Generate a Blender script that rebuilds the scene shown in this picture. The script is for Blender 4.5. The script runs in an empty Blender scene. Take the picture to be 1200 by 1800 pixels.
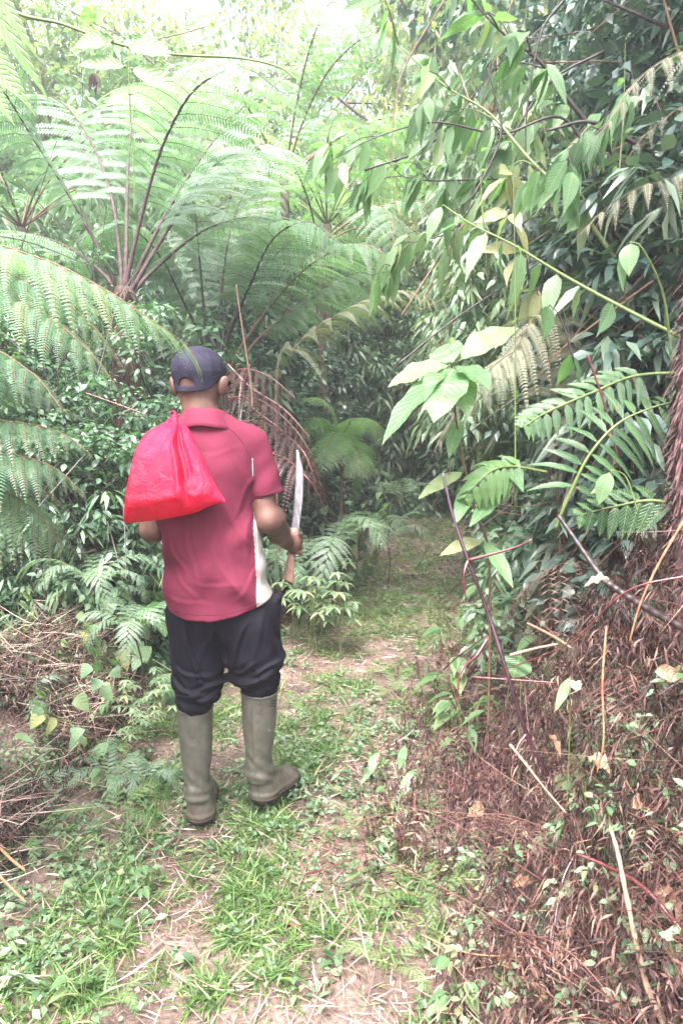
import bpy, math, random
import numpy as np
from mathutils import Vector, Matrix
from mathutils.bvhtree import BVHTree
import openvdb as vdb
HAZE = 0.0055

C = bpy.context.scene
rng = np.random.default_rng(7)
random.seed(7)
R = math.radians

# ------------------------------------------------------------------ camera
CAM_Z = 1.5
PITCH = 7.0
cam_d = bpy.data.cameras.new('camera')
cam_d.sensor_fit = 'VERTICAL'
cam_d.sensor_height = 36.0
cam_d.sensor_width = 24.0
cam_d.lens = 25.0
cam_d.clip_start = 0.05
cam_d.clip_end = 500
cam = bpy.data.objects.new('camera', cam_d)
C.collection.objects.link(cam)
cam.location = (0, 0, CAM_Z)
cam.rotation_euler = (R(90 - PITCH), 0, 0)
C.camera = cam

# ------------------------------------------------------------------ sky, sun, exposure
SUN_EL, SUN_AZ = 62.0, 200.0          # azimuth measured clockwise from +Y
w = bpy.data.worlds.new('World')
C.world = w
w.use_nodes = True
nt = w.node_tree
nt.nodes.clear()
wo = nt.nodes.new('ShaderNodeOutputWorld')
bg = nt.nodes.new('ShaderNodeBackground')
sky = nt.nodes.new('ShaderNodeTexSky')
sky.sky_type = 'NISHITA'
sky.sun_disc = False
sky.sun_elevation = R(SUN_EL)
sky.sun_rotation = R(SUN_AZ)
sky.dust_density = 6.0
sky.air_density = 1.0
sky.ozone_density = 1.0
hs = nt.nodes.new('ShaderNodeHueSaturation')   # an overcast sky: nearly white
hs.inputs['Saturation'].default_value = 0.72
nt.links.new(sky.outputs[0], hs.inputs['Color'])
nt.links.new(hs.outputs[0], bg.inputs['Color'])
bg.inputs['Strength'].default_value = 0.15
nt.links.new(bg.outputs[0], wo.inputs[0])

sd = bpy.data.lights.new('sun', 'SUN')
sd.energy = 2.1
sd.angle = R(34)
sd.color = (1.0, 0.955, 0.96)
so = bpy.data.objects.new('sun', sd)
C.collection.objects.link(so)
_az, _el = R(SUN_AZ), R(SUN_EL)
_dir = Vector((math.sin(_az) * math.cos(_el), math.cos(_az) * math.cos(_el), math.sin(_el)))
so.rotation_euler = _dir.to_track_quat('Z', 'Y').to_euler()
so.location = (0, 0, 20)

C.view_settings.view_transform = 'Standard'
C.view_settings.look = 'None'
C.view_settings.gamma = 1.0
C.view_settings.exposure = 2.8
C.render.engine = 'CYCLES'
C.cycles.use_denoising = True
C.cycles.max_bounces = 8
C.cycles.diffuse_bounces = 4
C.cycles.glossy_bounces = 2
C.cycles.transmission_bounces = 4
C.cycles.transparent_max_bounces = 4
C.cycles.caustics_reflective = False
C.cycles.caustics_refractive = False

# ------------------------------------------------------------------ helpers
_cp, _sp = math.cos(R(PITCH)), math.sin(R(PITCH))

def W(px, py, Y):
    """world point seen at photo pixel (px, py) at distance Y ahead"""
    u, v = (px - 600) / 1250.0, (900 - py) / 1250.0
    d = np.array([u, _cp + v * _sp, -_sp + v * _cp])
    return np.array([0, 0, CAM_Z]) + d * (Y / d[1])

def nrm(a):
    a = np.asarray(a, float)
    return a / np.maximum(np.linalg.norm(a, axis=-1, keepdims=True), 1e-9)

def sstep(a, b, x):
    t = np.clip((x - a) / (b - a), 0, 1)
    return t * t * (3 - 2 * t)

def crom(pts, n):
    """smooth curve through control points"""
    p = np.asarray(pts, float)
    p = np.vstack([2 * p[0] - p[1], p, 2 * p[-1] - p[-2]])
    k = len(p) - 3
    t = np.linspace(0, k - 1e-6, n)
    i = t.astype(int)
    f = (t - i)[:, None]
    a, b, c, d = p[i], p[i + 1], p[i + 2], p[i + 3]
    return 0.5 * (2 * b + (c - a) * f + (2 * a - 5 * b + 4 * c - d) * f ** 2 + (3 * b - a - 3 * c + d) * f ** 3)

class Geo:
    """collects vertices, faces, uv, tint and material slots and links them as ONE mesh"""
    def __init__(s):
        s.v, s.f, s.uv, s.t, s.m, s.n = [], [], [], [], [], 0
    def add(s, v, f, uv=None, tint=0.5, mat=0):
        v = np.asarray(v, float).reshape(-1, 3)
        f = np.asarray(f, int)
        if f.shape[1] == 3:
            f = np.hstack([f, f[:, 2:3]])
        s.v.append(v)
        s.f.append(f + s.n)
        s.uv.append(np.zeros((len(v), 2)) if uv is None else np.asarray(uv, float))
        s.t.append(np.broadcast_to(np.asarray(tint, float), (len(v),)))
        s.m.append(np.full(len(f), mat))
        s.n += len(v)
    def merge(s, o, M=None):
        v, f, uv, t, m = o.arrays()
        if M is not None:
            M = np.array(M)
            v = v @ M[:3, :3].T + M[:3, 3]
        s.v.append(v); s.f.append(f + s.n); s.uv.append(uv); s.t.append(t); s.m.append(m); s.n += len(v)
    def arrays(s):
        return np.vstack(s.v), np.vstack(s.f), np.vstack(s.uv), np.concatenate(s.t), np.concatenate(s.m)
    def mesh(s, name, mats, smooth=True, origin=None):
        v, f, uv, t, m = s.arrays()
        if origin is not None:
            v = v - np.asarray(origin)
        tri = f[:, 2] == f[:, 3]
        q, tr = f[~tri], f[tri][:, :3]
        me = bpy.data.meshes.new(name)
        me.vertices.add(len(v))
        me.vertices.foreach_set('co', v.astype(np.float32).ravel())
        li = np.concatenate([q.ravel(), tr.ravel()]).astype(np.int32)
        me.loops.add(len(li))
        me.loops.foreach_set('vertex_index', li)
        me.polygons.add(len(f))
        ls = np.concatenate([np.arange(len(q)) * 4, len(q) * 4 + np.arange(len(tr)) * 3]).astype(np.int32)
        me.polygons.foreach_set('loop_start', ls)
        me.polygons.foreach_set('material_index', np.concatenate([m[~tri], m[tri]]).astype(np.int32))
        me.update(calc_edges=True)
        ul = me.uv_layers.new(name='uv')
        ul.data.foreach_set('uv', uv[li].astype(np.float32).ravel())
        at = me.attributes.new('tint', 'FLOAT', 'POINT')
        at.data.foreach_set('value', t.astype(np.float32))
        if smooth:
            me.polygons.foreach_set('use_smooth', np.ones(len(f), bool))
        for mt in (mats if isinstance(mats, (list, tuple)) else [mats]):
            me.materials.append(mt)
        return me

def link(name, me, parent=None, loc=None):
    o = bpy.data.objects.new(name, me)
    C.collection.objects.link(o)
    if parent is not None:
        o.parent = parent
    if loc is not None:
        o.location = loc
    return o

def tag(o, label=None, cat=None, group=None, kind=None):
    if label: o['label'] = label
    if cat: o['category'] = cat
    if group: o['group'] = group
    if kind: o['kind'] = kind
    return o

def empty(name, loc=(0, 0, 0)):
    o = bpy.data.objects.new(name, None)
    o.empty_display_size = 0.1
    C.collection.objects.link(o)
    o.location = loc
    return o

def copy_tree(o, parent=None):
    c = o.copy()
    C.collection.objects.link(c)
    c.parent = parent
    for ch in list(o.children):
        copy_tree(ch, c)
    return c

def tube(g, pts, r, sides=6, tint=0.5, mat=0, cap=True):
    pts = np.asarray(pts, float)
    n = len(pts)
    r = np.broadcast_to(np.asarray(r, float), (n,))
    t = nrm(np.gradient(pts, axis=0))
    ref = np.array([0, 0, 1.0]) if abs(t[0][2]) < .9 else np.array([1.0, 0, 0])
    a = np.zeros_like(pts)
    u = nrm(np.cross(t[0], ref))
    for i in range(n):
        u = nrm(u - t[i] * np.dot(u, t[i]))
        a[i] = u
    b = np.cross(t, a)
    ph = np.linspace(0, 2 * math.pi, sides, endpoint=False)
    v = pts[:, None] + r[:, None, None] * (a[:, None] * np.cos(ph)[None, :, None] + b[:, None] * np.sin(ph)[None, :, None])
    i, j = np.meshgrid(np.arange(n - 1), np.arange(sides), indexing='ij')
    j2 = (j + 1) % sides
    f = np.stack([i * sides + j, i * sides + j2, (i + 1) * sides + j2, (i + 1) * sides + j], -1).reshape(-1, 4)
    uv = np.stack(np.broadcast_arrays(ph[None, :] / 6.283, np.linspace(0, 1, n)[:, None]), -1).reshape(-1, 2)
    v = v.reshape(-1, 3)
    if cap:
        v = np.vstack([v, pts[:1], pts[-1:]])
        uv = np.vstack([uv, [[0, 0], [0, 1]]])
        k = np.arange(sides)
        c0, c1 = n * sides, n * sides + 1
        f0 = np.stack([(k + 1) % sides, k, np.full(sides, c0), np.full(sides, c0)], -1)
        f1 = np.stack([(n - 1) * sides + k, (n - 1) * sides + (k + 1) % sides, np.full(sides, c1), np.full(sides, c1)], -1)
        f = np.vstack([f, f0, f1])
    g.add(v, f, uv, tint, mat)

# leaf outlines: half width along the leaf
def prof(kind, n):
    t = np.linspace(0, 1, n + 1)
    if kind == 'ell':
        w_ = np.sin(math.pi * t ** 0.85) ** 0.9
        w_[-1] = 0
    elif kind == 'lance':
        w_ = np.sin(math.pi * t ** 0.62) ** 1.15
    elif kind == 'drip':                     # ovate with a drawn out tip
        w_ = np.sin(math.pi * np.minimum(t * 1.12, 1) ** 0.8) ** 0.8 + 0.05 * (t > .8) * (1 - t) * 5
        w_[-1] = 0
    elif kind == 'heart':
        w_ = np.clip(np.cos((t - .18) * 1.9), 0, 1) ** 1.0 * sstep(-.06, .1, t)
        w_[-1] = 0
    elif kind == 'strap':
        w_ = sstep(-.05, .25, t) * (1 - t ** 3)
    elif kind == 'saw':
        w_ = np.sin(math.pi * (0.12 + t * .88) ** 0.9) * (1.05 - .5 * t)
        w_[1::2] *= .45
        w_[-1] = 0
    elif kind == 'pin':
        w_ = np.array([.7] + [1.0] * (n - 1) + [.0]) if n > 1 else np.array([1, .15])
    w_ = np.maximum(w_, 0)
    w_[0] = max(w_[0], .04) if kind != 'heart' else w_[0]
    return t, w_

def leaves(g, base, dirv, nor, L, Wd, kind='ell', n=4, fold=0.15, droop=0.3, tint=0.5, mat=0, flat=False, wave=0.0):
    """a batch of leaves. base, dirv, nor: (N,3); L, Wd: (N,) length, half width"""
    base = np.atleast_2d(base)
    N = len(base)
    L = np.broadcast_to(np.asarray(L, float), (N,)); Wd = np.broadcast_to(np.asarray(Wd, float), (N,))
    droop = np.broadcast_to(np.asarray(droop, float), (N,)); fold = np.broadcast_to(np.asarray(fold, float), (N,))
    tint = np.broadcast_to(np.asarray(tint, float), (N,))
    d = nrm(np.broadcast_to(dirv, (N, 3)))
    s = nrm(np.cross(d, np.broadcast_to(nor, (N, 3))))
    nn = np.cross(s, d)
    t, w_ = prof(kind, n)
    cols = np.array([-1, 1.0]) if flat else np.array([-1, 0, 1.0])
    T = t[None, :, None]
    P = base[:, None, :] + d[:, None, :] * (L[:, None] * t)[..., None]
    P = P - nn[:, None, :] * (droop[:, None] * L[:, None] * t ** 2 * .5)[..., None]
    P[..., 2] -= droop[:, None] * L[:, None] * t ** 2 * .35
    sw = Wd[:, None, None] * w_[None, :, None] * cols[None, None, :]
    V = P[:, :, None, :] + s[:, None, None, :] * sw[..., None] + nn[:, None, None, :] * (np.abs(sw) * fold[:, None, None])[..., None]
    if wave:
        ph = rng.random((N, 1, 1)) * 6.28
        V = V + nn[:, None, None, :] * (np.sin(T * 19 + ph) * wave * np.abs(sw))[..., None]
    k = len(cols)
    V = V.reshape(-1, 3)
    per = (n + 1) * k
    i, j = np.meshgrid(np.arange(n), np.arange(k - 1), indexing='ij')
    f0 = np.stack([i * k + j, i * k + j + 1, (i + 1) * k + j + 1, (i + 1) * k + j], -1).reshape(-1, 4)
    F = (f0[None] + (np.arange(N) * per)[:, None, None]).reshape(-1, 4)
    uvu = np.broadcast_to(cols[None, :] * w_[:, None] * .5 + .5, (n + 1, k))
    uvv = np.broadcast_to(t[:, None], (n + 1, k))
    uv = np.tile(np.stack([uvu, uvv], -1).reshape(-1, 2), (N, 1))
    g.add(V, F, uv, np.repeat(tint, per), mat)

# ------------------------------------------------------------------ materials
def newmat(name):
    m = bpy.data.materials.new(name)
    m.use_nodes = True
    n = m.node_tree
    n.nodes.clear()
    out = n.nodes.new('ShaderNodeOutputMaterial')
    return m, n, out

def N_(n, typ, **kw):
    x = n.nodes.new(typ)
    for k, v in kw.items():
        if k in x.inputs.keys():
            x.inputs[k].default_value = v
        else:
            setattr(x, k, v)
    return x

def ramp(n, fac, stops):
    r = n.nodes.new('ShaderNodeValToRGB')
    while len(r.color_ramp.elements) < len(stops):
        r.color_ramp.elements.new(.5)
    for e, (p, c) in zip(r.color_ramp.elements, stops):
        e.position = p
        e.color = (*c, 1)
    n.links.new(fac, r.inputs[0])
    return r.outputs[0]

def leaf_mat(name, stops, rough=.45, trans=.45, vein=0, spec=.5, spots=0.0):
    """leaf: colour by each leaf's own tint, light through the blade, pale veins"""
    m, n, out = newmat(name)
    stops = [(p_, (c_[0] * 1.02 + .016 * min(1, (c_[1] / .13) ** 1.5), c_[1] * .95, c_[2] * 1.55 + .018 * min(1, (c_[1] / .13) ** 1.5)) if c_[1] > c_[0] * 1.05 else c_) for p_, c_ in stops]
    at = N_(n, 'ShaderNodeAttribute', attribute_name='tint')
    col = ramp(n, at.outputs['Fac'], stops)
    geo = N_(n, 'ShaderNodeNewGeometry')
    no = N_(n, 'ShaderNodeTexNoise', Scale=14.0, Detail=3.0)
    n.links.new(geo.outputs['Position'], no.inputs['Vector'])
    mx = N_(n, 'ShaderNodeMix', data_type='RGBA', blend_type='MULTIPLY')
    mx.inputs[0].default_value = .45
    n.links.new(col, mx.inputs[6])
    n.links.new(ramp(n, no.outputs[0], [(.3, (.6, .6, .55)), (.7, (1.25, 1.2, 1.1))]), mx.inputs[7])
    col = mx.outputs[2]
    bs = N_(n, 'ShaderNodeBsdfPrincipled', Roughness=rough)
    bs.inputs['Specular IOR Level'].default_value = spec * 1.0
    if vein:
        uv = N_(n, 'ShaderNodeUVMap', uv_map='uv')
        sp = N_(n, 'ShaderNodeSeparateXYZ')
        n.links.new(uv.outputs[0], sp.inputs[0])
        def M(op, a, b=None):
            x = N_(n, 'ShaderNodeMath', operation=op)
            for i, q in enumerate((a, b)):
                if q is None: continue
                if isinstance(q, (int, float)): x.inputs[i].default_value = q
                else: n.links.new(q, x.inputs[i])
            return x.outputs[0]
        au = M('ABSOLUTE', M('SUBTRACT', sp.outputs[0], .5))
        ph = M('MULTIPLY', M('SUBTRACT', sp.outputs[1], M('MULTIPLY', au, .45)), vein * 6.283)
        side = M('POWER', M('ABSOLUTE', M('SINE', M('MULTIPLY', ph, .5))), 10.0)
        mid = M('LESS_THAN', au, .018)
        vv = M('MAXIMUM', M('MULTIPLY', side, .5), mid)
        m2 = N_(n, 'ShaderNodeMix', data_type='RGBA')
        n.links.new(M('MULTIPLY', vv, .55), m2.inputs[0])
        n.links.new(col, m2.inputs[6])
        m2.inputs[7].default_value = (.28, .36, .16, 1)
        col = m2.outputs[2]
        bp = N_(n, 'ShaderNodeBump', Strength=.55, Distance=.004)
        n.links.new(M('SUBTRACT', 1.0, vv), bp.inputs['Height'])
        n.links.new(bp.outputs[0], bs.inputs['Normal'])
    if spots:
        vo = N_(n, 'ShaderNodeTexNoise', Scale=60.0, Detail=2.0)
        n.links.new(geo.outputs['Position'], vo.inputs['Vector'])
        m3 = N_(n, 'ShaderNodeMix', data_type='RGBA')
        n.links.new(ramp(n, vo.outputs[0], [(.66, (0, 0, 0)), (.72, (spots,) * 3)]), m3.inputs[0])
        n.links.new(col, m3.inputs[6])
        m3.inputs[7].default_value = (.16, .08, .03, 1)
        col = m3.outputs[2]
    n.links.new(col, bs.inputs['Base Color'])
    tr = N_(n, 'ShaderNodeBsdfTranslucent')
    tc = N_(n, 'ShaderNodeMix', data_type='RGBA', blend_type='MULTIPLY')
    tc.inputs[0].default_value = 1
    n.links.new(col, tc.inputs[6])
    tc.inputs[7].default_value = (1.35, 1.7, .85, 1)
    n.links.new(tc.outputs[2], tr.inputs['Color'])
    ms = N_(n, 'ShaderNodeMixShader')
    ms.inputs[0].default_value = trans
    n.links.new(bs.outputs[0], ms.inputs[1])
    n.links.new(tr.outputs[0], ms.inputs[2])
    n.links.new(ms.outputs[0], out.inputs[0])
    return m

def surf_mat(name, c1, c2, scale=20.0, rough=.8, bump=.3, bdist=.01, stretch=(1, 1, 1), spec=.4, detail=5.0, tinted=False, weave=0, crease=0):
    m, n, out = newmat(name)
    tc = N_(n, 'ShaderNodeTexCoord')
    mp = N_(n, 'ShaderNodeMapping')
    mp.inputs['Scale'].default_value = stretch
    n.links.new(tc.outputs['Object'], mp.inputs[0])
    no = N_(n, 'ShaderNodeTexNoise', Scale=scale, Detail=detail)
    n.links.new(mp.outputs[0], no.inputs['Vector'])
    bs = N_(n, 'ShaderNodeBsdfPrincipled', Roughness=rough)
    bs.inputs['Specular IOR Level'].default_value = spec
    src = no.outputs[0]
    if tinted:
        at = N_(n, 'ShaderNodeAttribute', attribute_name='tint')
        ad = N_(n, 'ShaderNodeMath', operation='ADD')
        n.links.new(at.outputs['Fac'], ad.inputs[0]); n.links.new(no.outputs[0], ad.inputs[1])
        su = N_(n, 'ShaderNodeMath', operation='SUBTRACT')
        n.links.new(ad.outputs[0], su.inputs[0]); su.inputs[1].default_value = .5
        src = su.outputs[0]
    n.links.new(ramp(n, src, [(.3, c1), (.7, c2)]), bs.inputs['Base Color'])
    bp = N_(n, 'ShaderNodeBump', Strength=bump, Distance=bdist)
    n.links.new(no.outputs[0], bp.inputs['Height'])
    last = bp
    if crease:
        nz = N_(n, 'ShaderNodeTexNoise', Scale=float(crease), Detail=2.5, Distortion=.5)
        mp2 = N_(n, 'ShaderNodeMapping'); mp2.inputs['Scale'].default_value = (1, 1, .35); mp2.inputs['Rotation'].default_value = (0, .45, 0)
        n.links.new(tc.outputs['Object'], mp2.inputs[0]); n.links.new(mp2.outputs[0], nz.inputs['Vector'])
        a1 = N_(n, 'ShaderNodeMath', operation='SUBTRACT'); n.links.new(nz.outputs[0], a1.inputs[0]); a1.inputs[1].default_value = .5
        a2 = N_(n, 'ShaderNodeMath', operation='ABSOLUTE'); n.links.new(a1.outputs[0], a2.inputs[0])
        a3 = N_(n, 'ShaderNodeMath', operation='POWER'); n.links.new(a2.outputs[0], a3.inputs[0]); a3.inputs[1].default_value = .6
        b3 = N_(n, 'ShaderNodeBump', Strength=.55, Distance=.016); n.links.new(nz.outputs[0], b3.inputs['Height']); n.links.new(bp.outputs[0], b3.inputs['Normal'])
        last = b3; bp = b3
    if weave:
        wv = N_(n, 'ShaderNodeTexNoise', Scale=float(weave), Detail=1.0)
        n.links.new(tc.outputs['Object'], wv.inputs['Vector'])
        b2 = N_(n, 'ShaderNodeBump', Strength=.35, Distance=.001)
        n.links.new(wv.outputs[0], b2.inputs['Height'])
        n.links.new(bp.outputs[0], b2.inputs['Normal'])
        last = b2
    n.links.new(last.outputs[0], bs.inputs['Normal'])
    n.links.new(bs.outputs[0], out.inputs[0])
    m['bs'] = bs.name
    return m
# ================================================================== the walking man
class SDF:
    def __init__(s, lo, hi, h):
        s.lo = np.asarray(lo, float); s.h = h
        n = np.ceil((np.asarray(hi) - s.lo) / h).astype(int) + 1
        ax = [(s.lo[i] + np.arange(n[i]) * h).astype(np.float32) for i in range(3)]
        s.X, s.Y, s.Z = np.meshgrid(*ax, indexing='ij')
    def cap(s, a, b, ra, rb, sq=(1, 1, 1)):
        a = np.asarray(a, float); b = np.asarray(b, float)
        d = b - a
        L2 = float(d @ d)
        px, py, pz = s.X - a[0], s.Y - a[1], s.Z - a[2]
        t = np.clip((px * d[0] + py * d[1] + pz * d[2]) / L2, 0, 1)
        return np.sqrt(((px - t * d[0]) / sq[0]) ** 2 + ((py - t * d[1]) / sq[1]) ** 2 + ((pz - t * d[2]) / sq[2]) ** 2) - (ra + (rb - ra) * t)
    def ell(s, c, r, yaw=0.0, roll=0.0):
        px, py, pz = s.X - c[0], s.Y - c[1], s.Z - c[2]
        if yaw:
            cs, sn = math.cos(yaw), math.sin(yaw)
            px, py = px * cs + py * sn, -px * sn + py * cs
        if roll:
            cs, sn = math.cos(roll), math.sin(roll)
            px, pz = px * cs + pz * sn, -px * sn + pz * cs
        k0 = np.sqrt((px / r[0]) ** 2 + (py / r[1]) ** 2 + (pz / r[2]) ** 2)
        k1 = np.sqrt((px / r[0] ** 2) ** 2 + (py / r[1] ** 2) ** 2 + (pz / r[2] ** 2) ** 2)
        return k0 * (k0 - 1) / np.maximum(k1, 1e-6)
    def mesh(s, d):
        d = np.ascontiguousarray(np.clip(d, -.05, .05).astype(np.float32))
        for sl in (np.s_[0], np.s_[-1], np.s_[:, 0], np.s_[:, -1], np.s_[:, :, 0], np.s_[:, :, -1]):
            d[sl] = .05
        g = vdb.FloatGrid(.05)
        g.copyFromArray(d)
        p, q = g.convertToQuads(0.0)
        p = np.asarray(p, float) * s.h + s.lo
        q = np.asarray(q, int)
        e1 = p[q[:, 1]] - p[q[:, 0]]; e2 = p[q[:, 2]] - p[q[:, 0]]
        nn = np.cross(e1, e2)
        vol = np.sum(nn * (p[q[:, 0]] - p.mean(0)))
        if vol < 0:
            q = q[:, ::-1]
        return p, q

def smin(a, b, k):
    h = np.clip(.5 + .5 * (b - a) / k, 0, 1)
    return b * (1 - h) + a * h - k * h * (1 - h)

def smax(a, b, k):
    return -smin(-a, -b, k)

def relax(p, q, it=2, lam=.5):
    """light smoothing of a quad mesh"""
    e = np.vstack([q[:, [0, 1]], q[:, [1, 2]], q[:, [2, 3]], q[:, [3, 0]]])
    e = np.unique(np.sort(e, 1), axis=0)
    deg = np.bincount(e.ravel(), minlength=len(p))[:, None]
    for k in range(it):
        for l in (lam, -lam * .95):
            s_ = np.zeros_like(p)
            for c in range(3):
                s_[:, c] = np.bincount(e[:, 0], p[e[:, 1], c], len(p)) + np.bincount(e[:, 1], p[e[:, 0], c], len(p))
            p = p + l * (s_ / np.maximum(deg, 1) - p)
    return p

skin_m = surf_mat('skin', (.068, .034, .026), (.135, .066, .050), 22, .52, .25, .004, spec=.45, weave=260)
shirt_m = surf_mat('maroon_knit', (.085, .011, .025), (.145, .023, .046), 7, .86, .15, .01, spec=.12, weave=500, crease=7)
seam_m = surf_mat('dark_seam', (.07, .008, .02), (.10, .012, .03), 40, .9, .1)
cream_m = surf_mat('cream_knit', (.30, .27, .25), (.36, .33, .31), 9, .85, .15, .01, spec=.25, weave=500)
shorts_m = surf_mat('black_twill', (.0045, .004, .0075), (.009, .008, .013), 12, .75, .15, .01, spec=.12, weave=600, crease=9)
cap_m = surf_mat('navy_cotton', (.012, .011, .021), (.025, .023, .040), 16, .85, .2, .01, spec=.12, weave=420, crease=16)
boot_m, n, out = newmat('olive_rubber')
tc = N_(n, 'ShaderNodeTexCoord'); sp = N_(n, 'ShaderNodeSeparateXYZ'); n.links.new(tc.outputs['Object'], sp.inputs[0])
no = N_(n, 'ShaderNodeTexNoise', Scale=28.0, Detail=8.0); n.links.new(tc.outputs['Object'], no.inputs['Vector'])
n2 = N_(n, 'ShaderNodeTexNoise', Scale=170.0, Detail=3.0); n.links.new(tc.outputs['Object'], n2.inputs['Vector'])
mm = N_(n, 'ShaderNodeMath', operation='MULTIPLY_ADD'); n.links.new(no.outputs[0], mm.inputs[0]); mm.inputs[1].default_value = .42
n.links.new(sp.outputs[2], mm.inputs[2])          # mud reaches up to the ankle
mud = ramp(n, mm.outputs[0], [(.21, (1, 1, 1)), (.38, (0, 0, 0))])
base = ramp(n, no.outputs[0], [(.3, (.058, .056, .045)), (.7, (.10, .097, .080))])
spk = ramp(n, n2.outputs[0], [(.62, (0, 0, 0)), (.68, (.75,) * 3)])
m1 = N_(n, 'ShaderNodeMix', data_type='RGBA'); n.links.new(spk, m1.inputs[0]); n.links.new(base, m1.inputs[6]); m1.inputs[7].default_value = (.10, .055, .03, 1)
m2 = N_(n, 'ShaderNodeMix', data_type='RGBA'); n.links.new(mud, m2.inputs[0]); n.links.new(m1.outputs[2], m2.inputs[6]); m2.inputs[7].default_value = (.075, .054, .038, 1)
bs = N_(n, 'ShaderNodeBsdfPrincipled', Roughness=.38); n.links.new(m2.outputs[2], bs.inputs['Base Color'])
rr = ramp(n, mud, [(0, (.36,) * 3), (1, (.75,) * 3)]); n.links.new(rr, bs.inputs['Roughness'])
bp = N_(n, 'ShaderNodeBump', Strength=.3, Distance=.004); n.links.new(no.outputs[0], bp.inputs['Height']); n.links.new(bp.outputs[0], bs.inputs['Normal'])
n.links.new(bs.outputs[0], out.inputs[0])
sole_m = surf_mat('muddy_sole', (.006, .005, .005), (.035, .022, .016), 45, .75, .6, .006)
bag_m, n, out = newmat('red_plastic')
bs = N_(n, 'ShaderNodeBsdfPrincipled', Roughness=.26)
tc = N_(n, 'ShaderNodeTexCoord'); no = N_(n, 'ShaderNodeTexNoise', Scale=24.0, Detail=8.0, Roughness=.72, Distortion=.6); n.links.new(tc.outputs['Object'], no.inputs['Vector'])
n.links.new(ramp(n, no.outputs[0], [(.3, (.58, .006, .050)), (.7, (.78, .014, .085))]), bs.inputs['Base Color'])
bp = N_(n, 'ShaderNodeBump', Strength=.8, Distance=.02); n.links.new(no.outputs[0], bp.inputs['Height'])
vo = N_(n, 'ShaderNodeTexVoronoi', Scale=26.0, feature='DISTANCE_TO_EDGE'); n.links.new(tc.outputs['Object'], vo.inputs['Vector'])
b2 = N_(n, 'ShaderNodeBump', Strength=.12, Distance=.01); n.links.new(vo.outputs[0], b2.inputs['Height']); n.links.new(bp.outputs[0], b2.inputs['Normal'])
n.links.new(b2.outputs[0], bs.inputs['Normal'])
tr = N_(n, 'ShaderNodeBsdfTranslucent'); tr.inputs[0].default_value = (.9, .02, .08, 1)
ms = N_(n, 'ShaderNodeMixShader'); ms.inputs[0].default_value = .32
n.links.new(bs.outputs[0], ms.inputs[1]); n.links.new(tr.outputs[0], ms.inputs[2]); n.links.new(ms.outputs[0], out.inputs[0])
steel_m = surf_mat('worn_steel', (.09, .085, .09), (.22, .21, .225), 18, .42, .15, .002, stretch=(6, 6, 1), spec=.5)
steel_m.node_tree.nodes[steel_m['bs']].inputs['Metallic'].default_value = .75
wood_m = surf_mat('pale_wood', (.22, .11, .075), (.38, .22, .155), 30, .6, .3, .003, stretch=(5, 5, .6))

YM = 2.5
root_p = W(390, 1450, YM); root_p[2] = 0
person = empty('person', tuple(root_p))
tag(person, 'person in maroon polo shirt, dark cap and rubber boots walking away with a machete', 'person')

def put(name, p, q, mat, parent=person, mats=None, midx=None, tint=.5, smooth=True):
    g = Geo()
    g.add(p - root_p, q, None, tint, 0)
    me = g.mesh(name, mats or [mat], smooth)
    return link(name, me, parent)

# ---- body: one continuous skin surface
S = SDF((-.83, 2.30, -.02), (-.12, 2.92, 1.80), .0045)
yaw = R(-12)
fy = np.array([math.sin(R(12)), math.cos(R(12)), 0]); fx = np.array([fy[1], -fy[0], 0])
hc = W(350, 664, 2.50)
def H(a, b, c):                      # head frame: right, forward, up
    return hc + fx * a + fy * b + np.array([0, 0, c])
d = S.ell(H(0, -.005, .012), (.076, .096, .094), yaw)
d = smin(d, S.ell(H(0, .028, -.045), (.060, .070, .072), yaw), .03)      # jaw and cheeks
d = smin(d, S.ell(H(0, .075, -.090), (.026, .022, .022), yaw), .025)     # chin
d = smin(d, S.cap(H(0, .088, -.005), H(0, .108, -.036), .009, .014), .012)   # nose
for sx in (-1, 1):
    d = smax(d, -S.ell(H(sx * .030, .100, -.004), (.017, .012, .011), yaw), .010)   # eye socket
    d = smin(d, S.ell(H(sx * .030, .086, -.004), (.012, .010, .010), yaw), .003)    # eyeball
    e = S.ell(H(sx * .093, -.006, -.030), (.012, .024, .036), yaw + sx * R(-32), sx * R(-12))
    e = smax(e, -S.ell(H(sx * .102, .004, -.026), (.007, .013, .021), yaw + sx * R(-32)), .004)
    d = smin(d, e, .014)
d = smin(d, S.cap(H(-.018, .097, -.062), H(.018, .097, -.062), .006, .006), .006)   # lips
d = smin(d, S.cap(H(0, -.028, -.055), W(360, 758, 2.475), .056, .064), .03)            # neck
for z_ in (.0, .014):                                                                # creases of the nape
    d = smax(d, -(S.cap(H(-.04, -.094, -.074 - z_), H(.04, -.090, -.070 - z_), .003, .003)), .006)
shR, elR, wrR = W(446, 776, 2.50), W(470, 915, 2.47), W(504, 952, 2.685)
d2 = S.cap(W(362, 790, 2.50), W(372, 860, 2.50), .13, .13, (1.15, .75, 1))
d2 = smin(d2, S.cap(W(372, 860, 2.5), W(385, 1020, 2.5), .12, .13, (1.15, .8, 1)), .05)
d2 = smin(d2, S.cap(W(300, 785, 2.5), W(430, 780, 2.5), .06, .06), .05)
d2 = smin(d2, S.cap(W(350, 1080, 2.5), W(430, 1080, 2.5), .10, .10), .05)
d = smin(d, d2, .04)
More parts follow.
